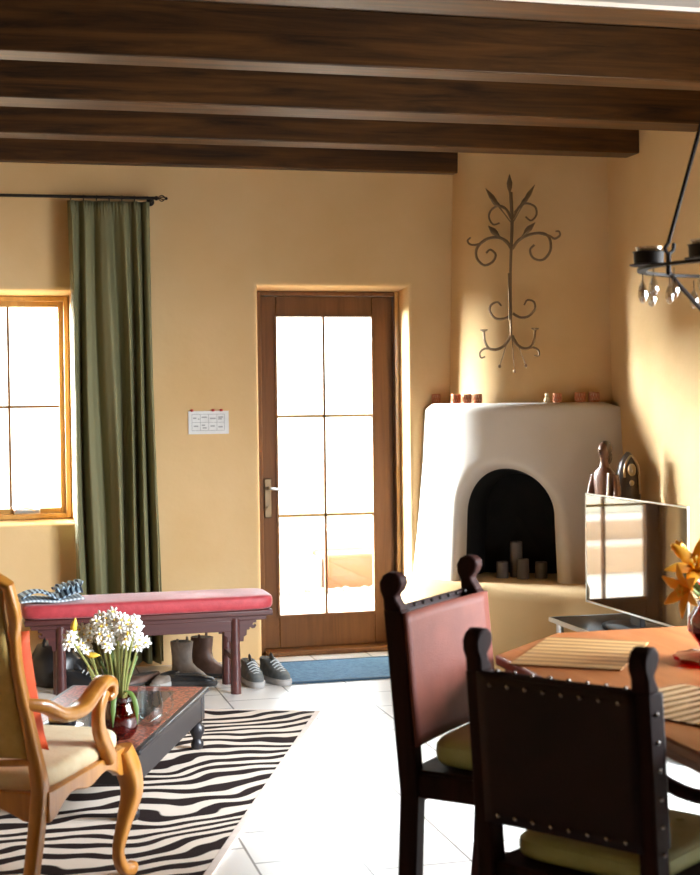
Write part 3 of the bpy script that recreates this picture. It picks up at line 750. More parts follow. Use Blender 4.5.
# ------------------------------------------------------------------ shoes
def shoe_slices(prof, n=26, toe=1.6):
    rs = []
    for z, xb, xf, hw in prof:
        r = []
        cx, hl = (xb + xf) / 2, (xf - xb) / 2
        for j in range(n):
            a = 2 * PI * j / n; c, s = math.cos(a), math.sin(a)
            ww = hw * (1 + .10 * c if hl > .08 else 1)
            r.append((cx + hl * math.copysign(abs(c) ** .85, c), ww * math.copysign(abs(s) ** .8, s), z))
        rs.append(r)
    return rs
def shoe(name, label, cat, loc, rz, mats, kind='sneaker', group=None, sc_=1.):
    t = thing(name, label, cat, loc, rz, group)
    up_, sole, lining, lace = mats
    MB().rings(shoe_slices([(0.001, -.138, .138, .044), (.012, -.142, .143, .047), (.026, -.140, .141, .047), (.030, -.136, .136, .044)])).build('sole', sole, t)
    if kind == 'sneaker':
        prof = [(.028, -.134, .134, .042), (.045, -.134, .128, .043), (.062, -.130, .100, .040), (.074, -.127, .060, .036), (.086, -.126, .022, .034), (.098, -.126, -.010, .033), (.104, -.124, -.020, .030)]
    elif kind == 'flat':
        prof = [(.028, -.130, .132, .041), (.042, -.130, .122, .041), (.054, -.128, .085, .038), (.062, -.126, .050, .034)]
    else:
        prof = [(.028, -.132, .132, .043), (.05, -.132, .126, .044), (.07, -.130, .098, .042), (.095, -.126, .050, .041), (.12, -.124, .020, .042), (.16, -.122, .010, .046), (.20, -.124, .014, .050), (.235, -.130, .018, .053), (.255, -.128, .020, .054)]
    rs = shoe_slices(prof)
    inn = [[(p[0] * .9 + (-.007 if kind != 'flat' else 0), p[1] * .84, p[2] - dz) for p in rs[-1]] for dz in (.0, .03)]
    MB().rings(rs + inn[:1], True, False).build('upper', up_, t, angle=60)
    MB().rings([inn[0], inn[1]], True, True).build('lining', lining, t)
    if kind == 'sneaker':
        for i in range(5):
            x = .085 - i * .020; z = .060 + i * .0095
            MB().tube(spline([(x, -.024, z - .004), (x + .004, 0, z + .008), (x, .024, z - .004)], 4), .0028, 6).build('lace', lace, t)
        MB().tube(spline([(-.015, 0, .10), (-.03, .0, .118), (-.045, 0, .12)], 4), [.016] * 9, 8, flat=.35).build('tongue', up_, t)
    if kind == 'boot':
        for s in (-1, 1): MB().tube(spline([(-.05, s * .050, .215), (-.05, s * .056, .262), (-.05, s * .050, .275), (-.05, s * .046, .23)], 5), .008, 6, flat=.3).build('pull_loop', up_, t)
    t.scale = (sc_,) * 3
    return t
MGREYL = mottled('worn_grey_suede', (.16, .125, .10), (.27, .225, .19), 18, .75, .3, 40)
MBRNL = mottled('worn_brown_leather', (.06, .028, .018), (.13, .07, .05), 14, .5)
MBLKL = plain('black_shoe_leather', (.012, .012, .013), .35)
MSLATE = mottled('slate_mesh', (.06, .065, .065), (.13, .135, .13), 30, .7)
MSOLE = plain('pale_sole', (.36, .34, .32), .7); MDSOLE = plain('dark_sole', (.03, .025, .022), .7)
MLACE = plain('grey_lace', (.50, .52, .52), .7); MLIN = plain('dark_lining', (.02, .018, .017), .9)
g = 'grey sneakers beside the bench leg'
shoe('sneaker', 'slate grey laced sneaker hard against the right bench leg', 'shoe', (1.37, 7.52, 0), -1.50, (MSLATE, MSOLE, MLIN, MLACE), 'sneaker', g, 1.1)
shoe('sneaker', 'slate grey laced sneaker nearest the blue doormat', 'shoe', (1.495, 7.54, 0), -1.30, (MSLATE, MSOLE, MLIN, MLACE), 'sneaker', g, 1.1)
g = 'grey brown boots under the bench'
shoe('ankle_boot', 'worn grey brown ankle boot standing under the bench, left of its pair', 'boot', (1.06, 7.66, 0), -.75, (MGREYL, MDSOLE, MLIN, MLACE), 'boot', g, .84)
shoe('ankle_boot', 'worn grey brown ankle boot half hidden behind the right bench leg', 'boot', (1.19, 7.78, 0), -.6, (MBRNL, MDSOLE, MLIN, MLACE), 'boot', g, .84)
g = 'low shoes lying under the bench'
shoe('slip_on_shoe', 'brown slip-on shoe under the middle of the bench, below the curtain', 'shoe', (.80, 7.62, 0), -2.5, (MBRNL, MDSOLE, MLIN, MLACE), 'flat', g)
shoe('slip_on_shoe', 'grey slip-on shoe under the bench, between the brown shoe and the boots', 'shoe', (.93, 7.60, 0), -2.2, (MGREYL, MSOLE, MLIN, MLACE), 'flat', g)
shoe('slip_on_shoe', 'black low shoe in front of the grey brown boots', 'shoe', (1.05, 7.56, 0), -.25, (MBLKL, MDSOLE, MLIN, MLACE), 'flat', g)
shoe('slip_on_shoe', 'black shoe just right of the left bench leg', 'shoe', (.50, 7.61, 0), -.3, (MBLKL, MDSOLE, MLIN, MLACE), 'sneaker', g)
shoe('slip_on_shoe', 'dark brown shoe under the bench behind the white flowers', 'shoe', (.70, 7.79, 0), -2.0, (MBRNL, MDSOLE, MLIN, MLACE), 'sneaker', g)
bg_ = thing('black_bag', 'slumped black bag under the left end of the bench', 'bag', (.38, 7.85, 0))
MB().lathe([(.001, 0), (.13, .0), (.15, .05), (.14, .14), (.09, .21), (.03, .24), (.001, .245)], (0, 0, 0), 22, wave=lambda a, z: .10 * math.sin(2 * PI * a * 3 + z * 20)).build('bag_body', MBLKL, bg_)
MB().tube(spline([(-.07, -.05, .18), (-.05, -.06, .27), (.03, -.05, .28), (.06, -.05, .18)]), .008, 8).build('bag_strap', MBLKL, bg_)

# ------------------------------------------------------------------ coffee table
CT = .26
cA = Vector((.935, 6.15, 0)); cB = Vector((.528, 5.085, 0)); clen = (cB - cA).length; cdir = (cB - cA).normalized()
cperp = Vector((cdir.y, -cdir.x, 0)); cw = .60
cctr = (cA + cB) / 2 + cperp * cw / 2
crz = math.atan2(cdir.y, cdir.x) + PI / 2    # local -y runs toward the camera, +x right
tab = thing('coffee_table', 'low black lacquer coffee table with a red carved border and turned legs', 'coffee table', (cctr.x, cctr.y, .0105), crz)
hw, hl = cw / 2, clen / 2
MB().box(-hw, hw, -hl, hl, CT - .022, CT - .002).build('top_frame', MBLACK, tab, bevel=.006)
m = MB(); b0, b1 = .025, .115
m.box(-hw + b0, hw - b0, -hl + b0, -hl + b1, CT - .003, CT); m.box(-hw + b0, hw - b0, hl - b1, hl - b0, CT - .003, CT); m.box(-hw + b0, -hw + b1, -hl + b1, hl - b1, CT - .003, CT); m.box(hw - b1, hw - b0, -hl + b1, hl - b1, CT - .003, CT)
m.build('carved_border', MFRET, tab)
MB().box(-hw + b1, hw - b1, -hl + b1, hl - b1, CT - .003, CT - .0008).build('center_panel', plain('dark_slate_panel', (.03, .035, .045), .25, coat=.4), tab)
for (a, b, c, d) in ((-hw + .03, hw - .03, -hl + .02, -hl + .035), (-hw + .03, hw - .03, hl - .035, hl - .02), (-hw + .02, -hw + .035, -hl + .035, hl - .035), (hw - .035, hw - .02, -hl + .035, hl - .035)):
    MB().box(a, b, c, d, CT - .13, CT - .02).build('apron', MBLACK, tab, bevel=.003)
for sx in (-1, 1):
    for sy in (-1, 1):
        l_ = MB(); x, y = sx * (hw - .045), sy * (hl - .045)
        l_.box(x - .028, x + .028, y - .028, y + .028, CT - .135, CT - .022)
        l_.build('leg_block', MBLACK, tab, bevel=.003)
        MB().lathe([(.018, .001), (.026, .012), (.028, .03), (.018, .045), (.022, .055), (.032, .075), (.032, .095), (.020, .112), (.026, .122), (.026, .137)], (x, y, 0), 18).build('leg', MBLACK, tab)
def on_table(px, py, z=CT + .011):
    d = fw + cr * ((px - 350) / 1458.) - cu * ((py - 437.5) / 1458.); k = (z - EYE) / d.z; return Vector((d.x * k, d.y * k, z))
# vase of paperwhites
vp = on_table(121, 742) + Vector((0, .07, 0))
va = thing('glass_vase', 'rounded dark red glass vase holding white narcissus on the coffee table', 'vase', tuple(vp))
MB().lathe([(.001, .001), (.045, .001), (.062, .02), (.074, .06), (.072, .10), (.062, .125), (.058, .14), (.064, .155), (.061, .155), (.055, .14), (.058, .125), (.068, .10), (.070, .06), (.058, .024), (.001, .012)], (0, 0, 0), 28).build('vase_body', MRED, va)
MB().lathe([(.001, .013), (.056, .026), (.066, .06), (.065, .085), (.001, .086)], (0, 0, 0), 24).build('vase_filling', plain('dark_red_water', (.26, .012, .022), .2), va)
ng = 'narcissus stems in the vase'
tops = [(72, 640), (80, 632), (88, 640), (93, 630), (99, 626), (104, 636), (109, 622), (113, 634), (118, 628), (124, 622), (128, 634), (134, 630), (139, 642), (98, 618), (108, 642), (131, 624), (116, 617), (84, 648), (122, 640)]
def petal_flower(m, c, r, nrm, n=6, cupr=.0):
    nrm = nrm.normalized(); a = nrm.orthogonal().normalized(); b = nrm.cross(a)
    for j in range(n):
        th = 2 * PI * j / n; d = a * math.cos(th) + b * math.sin(th); e = nrm.cross(d)
        pts = [c, c + d * r * .35 + e * r * .22, c + d * r * .8 + e * r * .26 + nrm * r * .12, c + d * r * 1.08 + nrm * r * .22, c + d * r * .8 - e * r * .26 + nrm * r * .12, c + d * r * .35 - e * r * .22]
        m.add(pts, [(0, 1, 2, 3, 4, 5)])
    return a, b
for k, (px, py) in enumerate(tops):
    d = fw + cr * ((px - 350) / 1458.) - cu * ((py - 437.5) / 1458.)
    yy = vp.y + random.uniform(-.07, .07); tp = Vector((0, 0, EYE)) + d * (yy / d.y)
    bs = vp + Vector(((tp.x - vp.x) * .18, random.uniform(-.02, .02), .03))
    bs.x = max(vp.x - .04, min(vp.x + .04, bs.x))
    t = thing('narcissus', 'white narcissus stem standing in the red vase on the coffee table', 'flower', tuple(bs), 0, ng)
    rel = tp - bs
    MB().tube(spline([(0, 0, 0), tuple(rel * .45 + Vector((-rel.x * .12, 0, .02))), tuple(rel)], 6), [.0042] * 13, 6).build('stem', MSTEM, t)
    for q in range(6):
        m = MB(); cc = MB()
        for i in range(1):
            c = rel + Vector((random.uniform(-.026, .026), random.uniform(-.02, .02), random.uniform(-.018, .018)))
            nr = Vector((random.uniform(-.7, .7), -1, random.uniform(-.2, .8)))
            petal_flower(m, c, .0215, nr)
            cc.ell(c + nr.normalized() * .005, (.0045, .0045, .0045), 8, 6)
        bl = m.build('blossom', MPETAL, t, solid=.0012, angle=60); cc.build('blossom_cup', MYELP, bl)
for (px, py) in ((74, 626), (92, 655)):
    d = fw + cr * ((px - 350) / 1458.) - cu * ((py - 437.5) / 1458.); tp = Vector((0, 0, EYE)) + d * ((vp.y - .03) / d.y); bs = vp + Vector((-.03, 0, .03)); rel = tp - bs
    t = thing('narcissus_bud', 'yellow bud at the top left of the flowers' if py < 640 else 'yellow bud hanging low among the flower stems', 'flower', tuple(bs), 0)
    MB().tube([(0, 0, 0), tuple(rel * .5), tuple(rel)], .004, 6).build('stem', MSTEM, t)
    dr_ = Vector((.2, 0, 1)) if py < 640 else Vector((1, 0, -.1)); dr_.normalize()
    MB().tube([rel - dr_ * .02, rel - dr_ * .008, rel + dr_ * .01, rel + dr_ * .03], [.004, .012, .010, .001], 10).build('bud', MYELP, t)
for k in range(9):
    a = random.uniform(0, 2 * PI); L = random.uniform(.22, .36)
    bs = vp + Vector((.03 * math.cos(a), .03 * math.sin(a), .03)); dx = random.uniform(-.12, .08); dy = random.uniform(-.05, .05)
    P = spline([(0, 0, 0), (dx * .3, dy * .3, L * .5), (dx, dy, L)], 6); n = len(P)
    o = MB().tube(P, [.0075 * math.sin(PI * (.12 + .86 * i / n)) + .001 for i in range(n)], 6, flat=.25, refv=(1, .1, 0)).build('narcissus_leaf', MLEAF)
    o.location = Vector(o.location) + bs
    tag(o, 'long green strap leaf among the narcissus stems', 'leaf', 'leaves in the red vase')
for (ex, ey, l_) in ((-.025, -.085, 'strap leaf drooping over the left front of the red vase'), (.05, -.065, 'strap leaf drooping over the right side of the red vase')):
    o = MB().tube(spline([(0, 0, .15), (ex * .6, ey * .6, .175), (ex * 1.05, ey * 1.05, .14), (ex * 1.2, ey * 1.15, .06)], 6), [.003] + [.009] * 14 + [.006, .004, .001, .001], 6, flat=.3, refv=(1, 0, 0)).build('narcissus_leaf', MLEAF)
    o.location = Vector(o.location) + vp; tag(o, l_, 'leaf')
# clear glass pitcher
pp = on_table(146, 728) + Vector((.02, .06, 0))
pt = thing('glass_pitcher', 'clear glass pitcher with a looped handle right of the red vase', 'pitcher', tuple(pp))
MB().lathe([(.001, .001), (.040, .001), (.050, .03), (.052, .08), (.042, .12), (.044, .145), (.041, .145), (.039, .12), (.049, .08), (.047, .032), (.001, .008)], (0, 0, 0), 28).build('pitcher_body', MCLEAR, pt)
MB().tube(spline([(.040, -.01, .13), (.072, -.02, .125), (.085, -.024, .085), (.070, -.02, .045), (.048, -.01, .035)]), .0055, 8).build('handle', MCLEAR, pt)
# round drum box on a blue dish
dp = on_table(64, 734) + Vector((0, .085, 0))
dsh = tag(MB().lathe([(.001, .001), (.055, .001), (.075, .010), (.078, .013), (.055, .006), (.001, .005)], (0, 0, 0), 28).build('blue_dish', plain('blue_glaze', (.06, .11, .26), .2, coat=.5), origin=False), 'small blue dish under the round box on the coffee table', 'dish'); dsh.location = dp
bx_ = thing('round_box', 'round cream box with a dark gold-edged band on the blue dish', 'box', tuple(dp + Vector((0, 0, .0135))))
MB().lathe([(.001, 0), (.048, 0), (.05, .003), (.05, .028), (.001, .028)], (0, 0, 0), 28).build('box_body', MBLACK, bx_)
MB().lathe([(.051, .020), (.052, .022), (.052, .026), (.051, .028)], (0, 0, 0), 28).build('gold_band', MGILT, bx_)
MB().lathe([(.001, .028), (.050, .028), (.051, .034), (.049, .056), (.001, .058)], (0, 0, 0), 28).build('lid', MCREAM, bx_)

# ------------------------------------------------------------------ armchair
ac = thing('armchair', 'honey wood armchair with straw-coloured upholstery, cabriole legs and scrolled arms', 'armchair', (-.08, 4.19, .0105), -math.radians(28.4))
def sec_tube(pts, wx, wy, name, mat, par, n=6, sub=8):
    """square-ish section sweep; wx/wy half widths per control point"""
    k = len(pts); P = spline(pts, sub); N = len(P); m = MB(); rs = []
    def ip(L, i):
        f = i / (N - 1) * (k - 1); a = int(min(f, k - 2)); t = f - a; return L[a] * (1 - t) + L[a + 1] * t
    for i, p in enumerate(P):
        t = (P[min(i + 1, N - 1)] - P[max(i - 1, 0)]).normalized()
        a = Vector((1, 0, 0)) - t * t.x; a.normalize(); b = t.cross(a)
        r = []
        for j in range(16):
            th = 2 * PI * j / 16; c, s = math.cos(th), math.sin(th); e = .6
            r.append(p + a * math.copysign(abs(c) ** e, c) * ip(wx, i) + b * math.copysign(abs(s) ** e, s) * ip(wy, i))
        rs.append(r)
    m.rings(rs); return m.build(name, mat, par, angle=50)
AW = .285
for s in (-1, 1):
    nm = 'back_post'
    sec_tube([(s * .245, -.09, 0), (s * .250, -.045, .18), (s * .256, -.005, .36), (s * .258, -.005, .44), (s * .240, -.012, .56), (s * .216, -.035, .74), (s * .214, -.045, .84), (s * .224, -.065, .90), (s * .216, -.085, .985)], [.018, .020, .022, .022, .017, .014, .013, .017, .014], [.020, .022, .026, .026, .020, .018, .018, .018, .018], nm, MHONEY, ac)
    # arms
    sec_tube([(s * .228, -.02, .650), (s * .262, .03, .635), (s * .285, .10, .600), (s * .298, .19, .598), (s * .304, .27, .632), (s * .306, .33, .650), (s * .306, .365, .636), (s * .306, .368, .606), (s * .306, .345, .598)], [.016, .020, .025, .027, .025, .028, .028, .025, .018], [.016, .019, .019, .018, .018, .018, .017, .016, .010], 'arm', MHONEY, ac)
    sec_tube([(s * .302, .335, .62), (s * .300, .305, .57), (s * .295, .315, .51), (s * .288, .37, .45), (s * .284, .41, .40)], [.018, .017, .018, .020, .022], [.022, .022, .022, .024, .026], 'arm_support', MHONEY, ac)
    # cabriole legs
    sec_tube([(s * .272, .53, .40), (s * .285, .555, .33), (s * .292, .56, .26), (s * .278, .53, .17), (s * .268, .505, .09), (s * .275, .52, .035), (s * .285, .555, .020), (s * .288, .575, .030)], [.032, .036, .032, .022, .017, .018, .022, .016], [.034, .038, .032, .022, .017, .018, .020, .014], 'front_leg', MHONEY, ac)
# top rail with a curved crest
sec_tube([(-.222, -.082, .978), (-.17, -.088, 1.006), (-.09, -.090, 1.025), (0, -.091, 1.045), (.09, -.090, 1.025), (.17, -.088, 1.006), (.222, -.082, .978)], [.014] * 7, [.020, .024, .022, .030, .022, .024, .020], 'crest_rail', MHONEY, ac)
def rail_prof(name, fn, L0, L1, drop):
    m = MB(); n = 32; rs = []
    top, bot = [], []
    for i in range(n + 1):
        q = i / n; z = .350 + drop * (.5 - .5 * math.cos(2 * PI * q * 2)) * (1 if .1 < q < .9 else .5) - .03 * abs(math.cos(PI * q)) ** 3
        top.append(.405); bot.append(z)
    poly = [(L0 + (L1 - L0) * i / n, top[i]) for i in range(n + 1)] + [(L0 + (L1 - L0) * i / n, bot[i]) for i in reversed(range(n + 1))]
    m.prism(poly, lambda a, z: fn(a, z, -.013), lambda a, z: fn(a, z, .013)); return m.build(name, MHONEY, ac, bevel=.004)
for s in (-1, 1): rail_prof('side_rail', lambda a, z, d, s=s: (s * (.272 + d), a, z), .0, .54, .025)
rail_prof('front_rail', lambda a, z, d: (a, .545 + d, z), -.27, .27, .03)
rail_prof('back_rail', lambda a, z, d: (a, -.005 + d, z), -.26, .26, .02)
m = MB().tube(spline([(.275, .12, .345), (.290, .135, .350), (.290, .15, .345)], 4), .008, 6); 
# upholstered back (rear panel) and seat
def backp(s, u, v):
    wdt = .232 - .034 * v - .012 * math.sin(PI * v) ; z = .50 + .49 * v
    y = -.018 - .075 * v ** 1.3
    e = (1 - (2 * abs(u - .5)) ** 6) * (1 - (2 * abs(v - .5)) ** 6)
    return ((u - .5) * 2 * wdt, y + s * (.006 + .030 * e), z + .028 * math.sin(PI * u) * v)
m = MB(); m.grid(lambda u, v: backp(-.5, u, v), 24, 24); m.build('back_panel', MYEL, ac, angle=80, recalc=False, solid=.004)
m = MB(); m.grid(lambda u, v: backp(1.3, u, v), 24, 24); m.build('back_padding', MCREAM, ac, angle=80, recalc=False, solid=.004)
sec_tube([(-.25, -.016, .49), (-.12, -.018, .482), (0, -.018, .478), (.12, -.018, .482), (.25, -.016, .49)], [.010] * 5, [.014] * 5, 'lower_back_rail', MHONEY, ac)
pad('seat_cushion', -.275, .275, .0, .565, .398, .462, MCREAM, ac, puff=1.3, exp=2.6)
# pillow
pl = tag(MB().ell((0, 0, 0), (.2, .05, .2), 4, 4).build('throw_pillow', MORANGE, origin=False), 'orange red throw pillow leaning against the armchair back', 'pillow')
def pillow_mesh(o, hs, th, mat):
    m = MB(); n = 20
    def fn(sg):
        def g(u, v):
            a, b = 2 * u - 1, 2 * v - 1; e = max(0, (1 - a ** 4) * (1 - b ** 4)) ** .55
            pin = 1 - .07 * (1 - abs(a) ** 2) * abs(b) ** 3; pin2 = 1 - .07 * (1 - abs(b) ** 2) * abs(a) ** 3
            return (a * hs * pin2, sg * th * e, b * hs * pin)
        return g
    m.grid(fn(1), n, n); m.grid(fn(-1), n, n)
    me = o.data; me.clear_geometry(); me.from_pydata(m.v, [], m.f); bm = bmesh.new(); bm.from_mesh(me); bmesh.ops.remove_doubles(bm, verts=bm.verts, dist=.0008); bmesh.ops.recalc_face_normals(bm, faces=bm.faces); bm.to_mesh(me); bm.free(); me.shade_smooth()
pillow_mesh(pl, .19, .065, MORANGE)
Rm = Matrix.Rotation(-math.radians(28.4), 4, 'Z')
pl.matrix_world = Matrix.Translation((-.08, 4.19, 0)) @ Rm @ Matrix.Translation((.005, .135, .665)) @ Matrix.Rotation(math.radians(17), 4, 'X')

# ------------------------------------------------------------------ dining table
TZ = .76
dt = thing('dining_table', 'elongated octagonal red-brown dining table on a dark scrolled base', 'dining table', (1.975, 3.25, 0))
X0, X1, Y0, Y1 = 1.396 - 1.975, 2.555 - 1.975, 2.32 - 3.25, 4.165 - 3.25; c_ = .31
oc = [(X0 + c_, Y1), (X1 - c_, Y1), (X1, Y1 - c_), (X1, Y0 + c_), (X1 - c_, Y0), (X0 + c_, Y0), (X0, Y0 + c_), (X0, Y1 - c_)]
MB().prism(oc, lambda a, b: (a, b, TZ - .028), lambda a, b: (a, b, TZ)).build('tabletop', MTABLE, dt, bevel=.006)
oc2 = [(a * .96, b * .975) for a, b in oc]; oc3 = [(a * .94, b * .96) for a, b in oc]
MB().prism(oc2, lambda a, b: (a, b, TZ - .055), lambda a, b: (a, b, TZ - .028)).build('edge_moulding', MTABLE, dt, bevel=.005)
MB().prism(oc3, lambda a, b: (a * .6, b * .7, TZ - .11), lambda a, b: (a * .6, b * .7, TZ - .055)).build('apron', MCHAIR, dt, bevel=.004)
MB().lathe([(.001, .10), (.09, .10), (.10, .16), (.07, .22), (.06, .36), (.09, .44), (.11, .52), (.08, .60), (.12, .645), (.001, .645)], (0, 0, 0), 24).build('pedestal', MCHAIR, dt)
for k in range(4):
    a = PI / 4 + PI / 2 * k; ca, sa2 = math.cos(a), math.sin(a)
    P = [(.06, .20), (.20, .22), (.32, .14), (.40, .04), (.46, .03)]
    MB().tube(spline([(r * ca, r * sa2, z) for r, z in P], 7), [.038] * 10 + [.034] * 10 + [.028] * 9, 10, sq=True).build('foot', MCHAIR, dt)
    P = [(.08, .50), (.18, .44), (.28, .48), (.30, .56), (.24, .60), (.20, .56)]
    MB().tube(spline([(r * 1.3 * ca, r * 1.3 * sa2, z) for r, z in P], 7), .020, 10).build('scroll_bracket', MCHAIR, dt)
def placemat(c, ang, wx, wy, mat, label):
    o = MB().box(-wx / 2, wx / 2, -wy / 2, wy / 2, 0, .004).build('placemat', mat, origin=False); o.location = (c[0], c[1], TZ + .0006); o.rotation_euler = (0, 0, ang)
    tag(o, label, 'placemat', 'slatted placemats on the dining table')
# ribs along the short side
placemat((1.635, 3.80), math.atan2(-.57, .82), .30, .47, MBAMBOO, 'pale slatted placemat at the far corner of the table, by the red-backed chair')
placemat((1.63, 3.02), math.atan2(.42, .9), .34, .46, MBAMBOO2, 'brown slatted placemat in front of the dark-backed chair')
# vase with lilies
lv = Vector((1.932, 3.565, TZ + .001))
rv_ = thing('red_vase', 'cut red glass vase with a ruffled foot at the right edge of the table', 'vase', tuple(lv))
MB().lathe([(.001, 0), (.10, 0), (.115, .006), (.118, .016), (.09, .018), (.045, .026), (.055, .05), (.082, .085), (.080, .12), (.055, .16), (.048, .19), (.060, .22), (.057, .22), (.045, .19), (.052, .16), (.076, .12), (.078, .085), (.05, .055), (.001, .04)], (0, 0, 0), 40,
           wave=lambda a, z: (.06 * math.sin(2 * PI * a * 12) if z < .02 else .012 * math.sin(2 * PI * a * 12))).build('vase_body', MRED, rv_)
MB().lathe([(.001, .045), (.05, .058), (.075, .085), (.074, .11), (.001, .112)], (0, 0, 0), 24).build('vase_filling', bpy.data.materials['dark_red_water'], rv_)
def lily(tp, nrm, size, label, closed=False):
    bs = lv + Vector((random.uniform(-.02, .02), random.uniform(-.02, .02), .07)); tp = Vector(tp); rel = tp - bs
    t = thing('lily', label, 'flower', tuple(bs), 0, 'orange lilies in the red vase')
    MB().tube(spline([(0, 0, 0), tuple(Vector((rel.x * .3, rel.y * .3, rel.z * .6))), tuple(rel)], 6), .0045, 8).build('stem', MLEAF, t)
    nrm = Vector(nrm).normalized(); a = nrm.orthogonal().normalized(); b = nrm.cross(a)
    for j in range(6):
        th = 2 * PI * j / 6 + .3; d = a * math.cos(th) + b * math.sin(th); op = (.25 if closed else .95)
        P = [rel + nrm * (size * q * (1 - .35 * q * op)) + d * (size * op * q ** 1.35) - nrm * (size * .28 * op * max(0, q - .6)) for q in [i / 8 for i in range(9)]]
        MB().tube(P, [size * .19 * math.sin(PI * (.08 + .90 * i / 8)) + .001 for i in range(9)], 8, flat=.18, refv=tuple(nrm.cross(d))).build('petal', MLILY, t)
    if not closed:
        for j in range(5):
            d = a * math.cos(2 * PI * j / 5) + b * math.sin(2 * PI * j / 5)
            m = MB().tube([rel, rel + nrm * size * .55 + d * size * .15], .0018, 5); m.ell(rel + nrm * size * .56 + d * size * .15, (.004, .004, .007), 8, 6); m.build('stamen', MYELP, t)
def atd(px, py, dep):
    d = fw + cr * ((px - 350) / 1458.) - cu * ((py - 437.5) / 1458.); return Vector((0, 0, EYE)) + d * dep
lily(atd(697, 572, 3.80), (-.35, -.6, .55), .088, 'orange lily with spread petals, uppermost in the red vase')
lily(atd(692, 589, 3.74), (-.9, -.25, -.05), .075, 'orange lily facing left toward the television, lowest in the red vase')
lily(atd(706, 596, 3.86), (.3, -.8, .1), .075, 'orange lily half outside the picture at the right edge')
lily(atd(690, 562, 3.88), (-.75, -.1, .85), .075, 'closed orange lily bud pointing up and left', True)
for (px, py, dx) in ((686, 560, -.03), (700, 585, .0), (712, 600, .04)):
    tp = atd(px, py, 3.85); P = spline([tuple(lv + Vector((0, 0, .12))), tuple((tp + lv) / 2 + Vector((dx, 0, .08))), tuple(tp)], 6)
    o = MB().tube(P, [.011 * math.sin(PI * (.1 + .88 * i / 13)) + .001 for i in range(13)], 6, flat=.25, refv=(1, -.4, 0)).build('lily_leaf', MLEAF)
    tag(o, 'narrow green leaf between the orange lilies', 'leaf', 'leaves of the orange lilies')

# ------------------------------------------------------------------ dining chairs
def ball_nail(par, loc, mat, mesh={}):
    if mat not in mesh:
        q = MB().ell((0, 0, 0), (.0056, .0056, .0056), 8, 6).build('nailhead', mat, par); mesh[mat] = q.data; q.location = loc; return q
    q = bpy.data.objects.new('nailhead', mesh[mat]); COL.objects.link(q); q.parent = par; q.location = loc; return q
MNAIL = plain('nail_brass', (.42, .38, .36), .25, metal=.9)
def dining_chair(label, loc, rz, w_, leather, H=1., rake=.05, studs=True, up=0.):
    t = thing('dining_chair', label, 'chair', loc, rz, 'leather dining chairs at the table')
    hw = w_ / 2
    def by(z): return -rake * max(0, (z - .45)) / .55   # back leans to -x
    for s in (-1, 1):
        y = s * hw
        P = [(.0 - .03, y, 0), (-.01, y, .2), (0, y, .44), (by(.7), y, .70), (by(.90), y, .905)]
        m = MB(); rs = []
        for (x, yy, z) in P: rs.append([(x - .026, yy - .022, z), (x + .026, yy - .022, z), (x + .026, yy + .022, z), (x - .026, yy + .022, z)])
        m.rings(rs); m.build('back_post', MCHAIR, t, bevel=.004)
        # scrolled finial curling backward
        bz = by(.9)
        prof = [(.024, 0), (.020, .012), (.008, .028), (.004, .040), (.016, .052), (.024, .070), (.022, .086), (.008, .097), (-.012, .099), (-.030, .090), (-.040, .072), (-.038, .050), (-.028, .030), (-.026, 0)]
        m = MB().prism([(bz + a, .902 + b) for a, b in prof], lambda a, b: (a, y - .021, b), lambda a, b: (a, y + .021, b)); m.build('finial', MCHAIR, t, bevel=.006)
        MB().box(.40, .445, y - .022, y + .022, 0, .44 + up).build('front_leg', MCHAIR, t, bevel=.004)
        MB().box(.0, .42, y - .014, y + .014, .395 + up, .455 + up).build('side_rail', MCHAIR, t, bevel=.004)
        MB().box(.0, .42, y - .012, y + .012, .14, .175).build('stretcher', MCHAIR, t, bevel=.003)
    MB().box(.405, .435, -hw, hw, .395 + up, .455 + up).build('front_rail', MCHAIR, t, bevel=.004)
    MB().box(-.012, .018, -hw, hw, .375 + up, .455 + up).build('back_rail', MCHAIR, t, bevel=.004)
    MB().box(.40, .43, -hw, hw, .24, .30).build('front_stretcher', MCHAIR, t, bevel=.004)
    MB().box(-.01, .44, -hw, hw, .440 + up, .462 + up).build('seat', MCHAIR, t, bevel=.004)
    # leather panel, slightly slung
    def pn(u, v):
        z = .565 + .335 * v; return (by(z) + .033 - .010 * math.sin(PI * u), (-hw - .020) + (w_ + .04) * u, z)
    pb = MB().grid(pn, 16, 12); pnl = pb.build('back_leather', leather, t, solid=.008, angle=80)
    def pr(u, v):
        z = .560 + .345 * v; return (by(z) - .026 + .004 * math.sin(PI * u), (-hw + .010) + (w_ - .02) * u, z)
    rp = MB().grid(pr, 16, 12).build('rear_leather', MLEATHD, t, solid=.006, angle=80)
    k = 8
    for i in range(k):
        u = (i + .6) / (k + .2); y = (-hw + .02) + (w_ - .04) * u
        ball_nail(rp, (by(.88) - .030, y, .880), MNAIL); ball_nail(rp, (by(.58) - .030, y, .580), MNAIL)
        ball_nail(pnl, (by(.9) + .000, y, .906), MNAIL if studs else MIRON)
    MB().tube([(by(.9) - .022, -hw + .02, .902), (by(.9) - .022, hw - .02, .902)], .006, 6).build('top_welt', MLEATHD, t)
    for s in ((-1, 1) if studs else ()):
        for i in range(6): ball_nail(t, (by(.86 - i * .06), s * (hw + .023), .86 - i * .06), MNAIL)
    for i in range(k): ball_nail(t, (-.014, (-hw + .02) + (w_ - .04) * (i + .6) / (k + .2), .420), MNAIL)
    t.scale = (H, H, H)
    return t
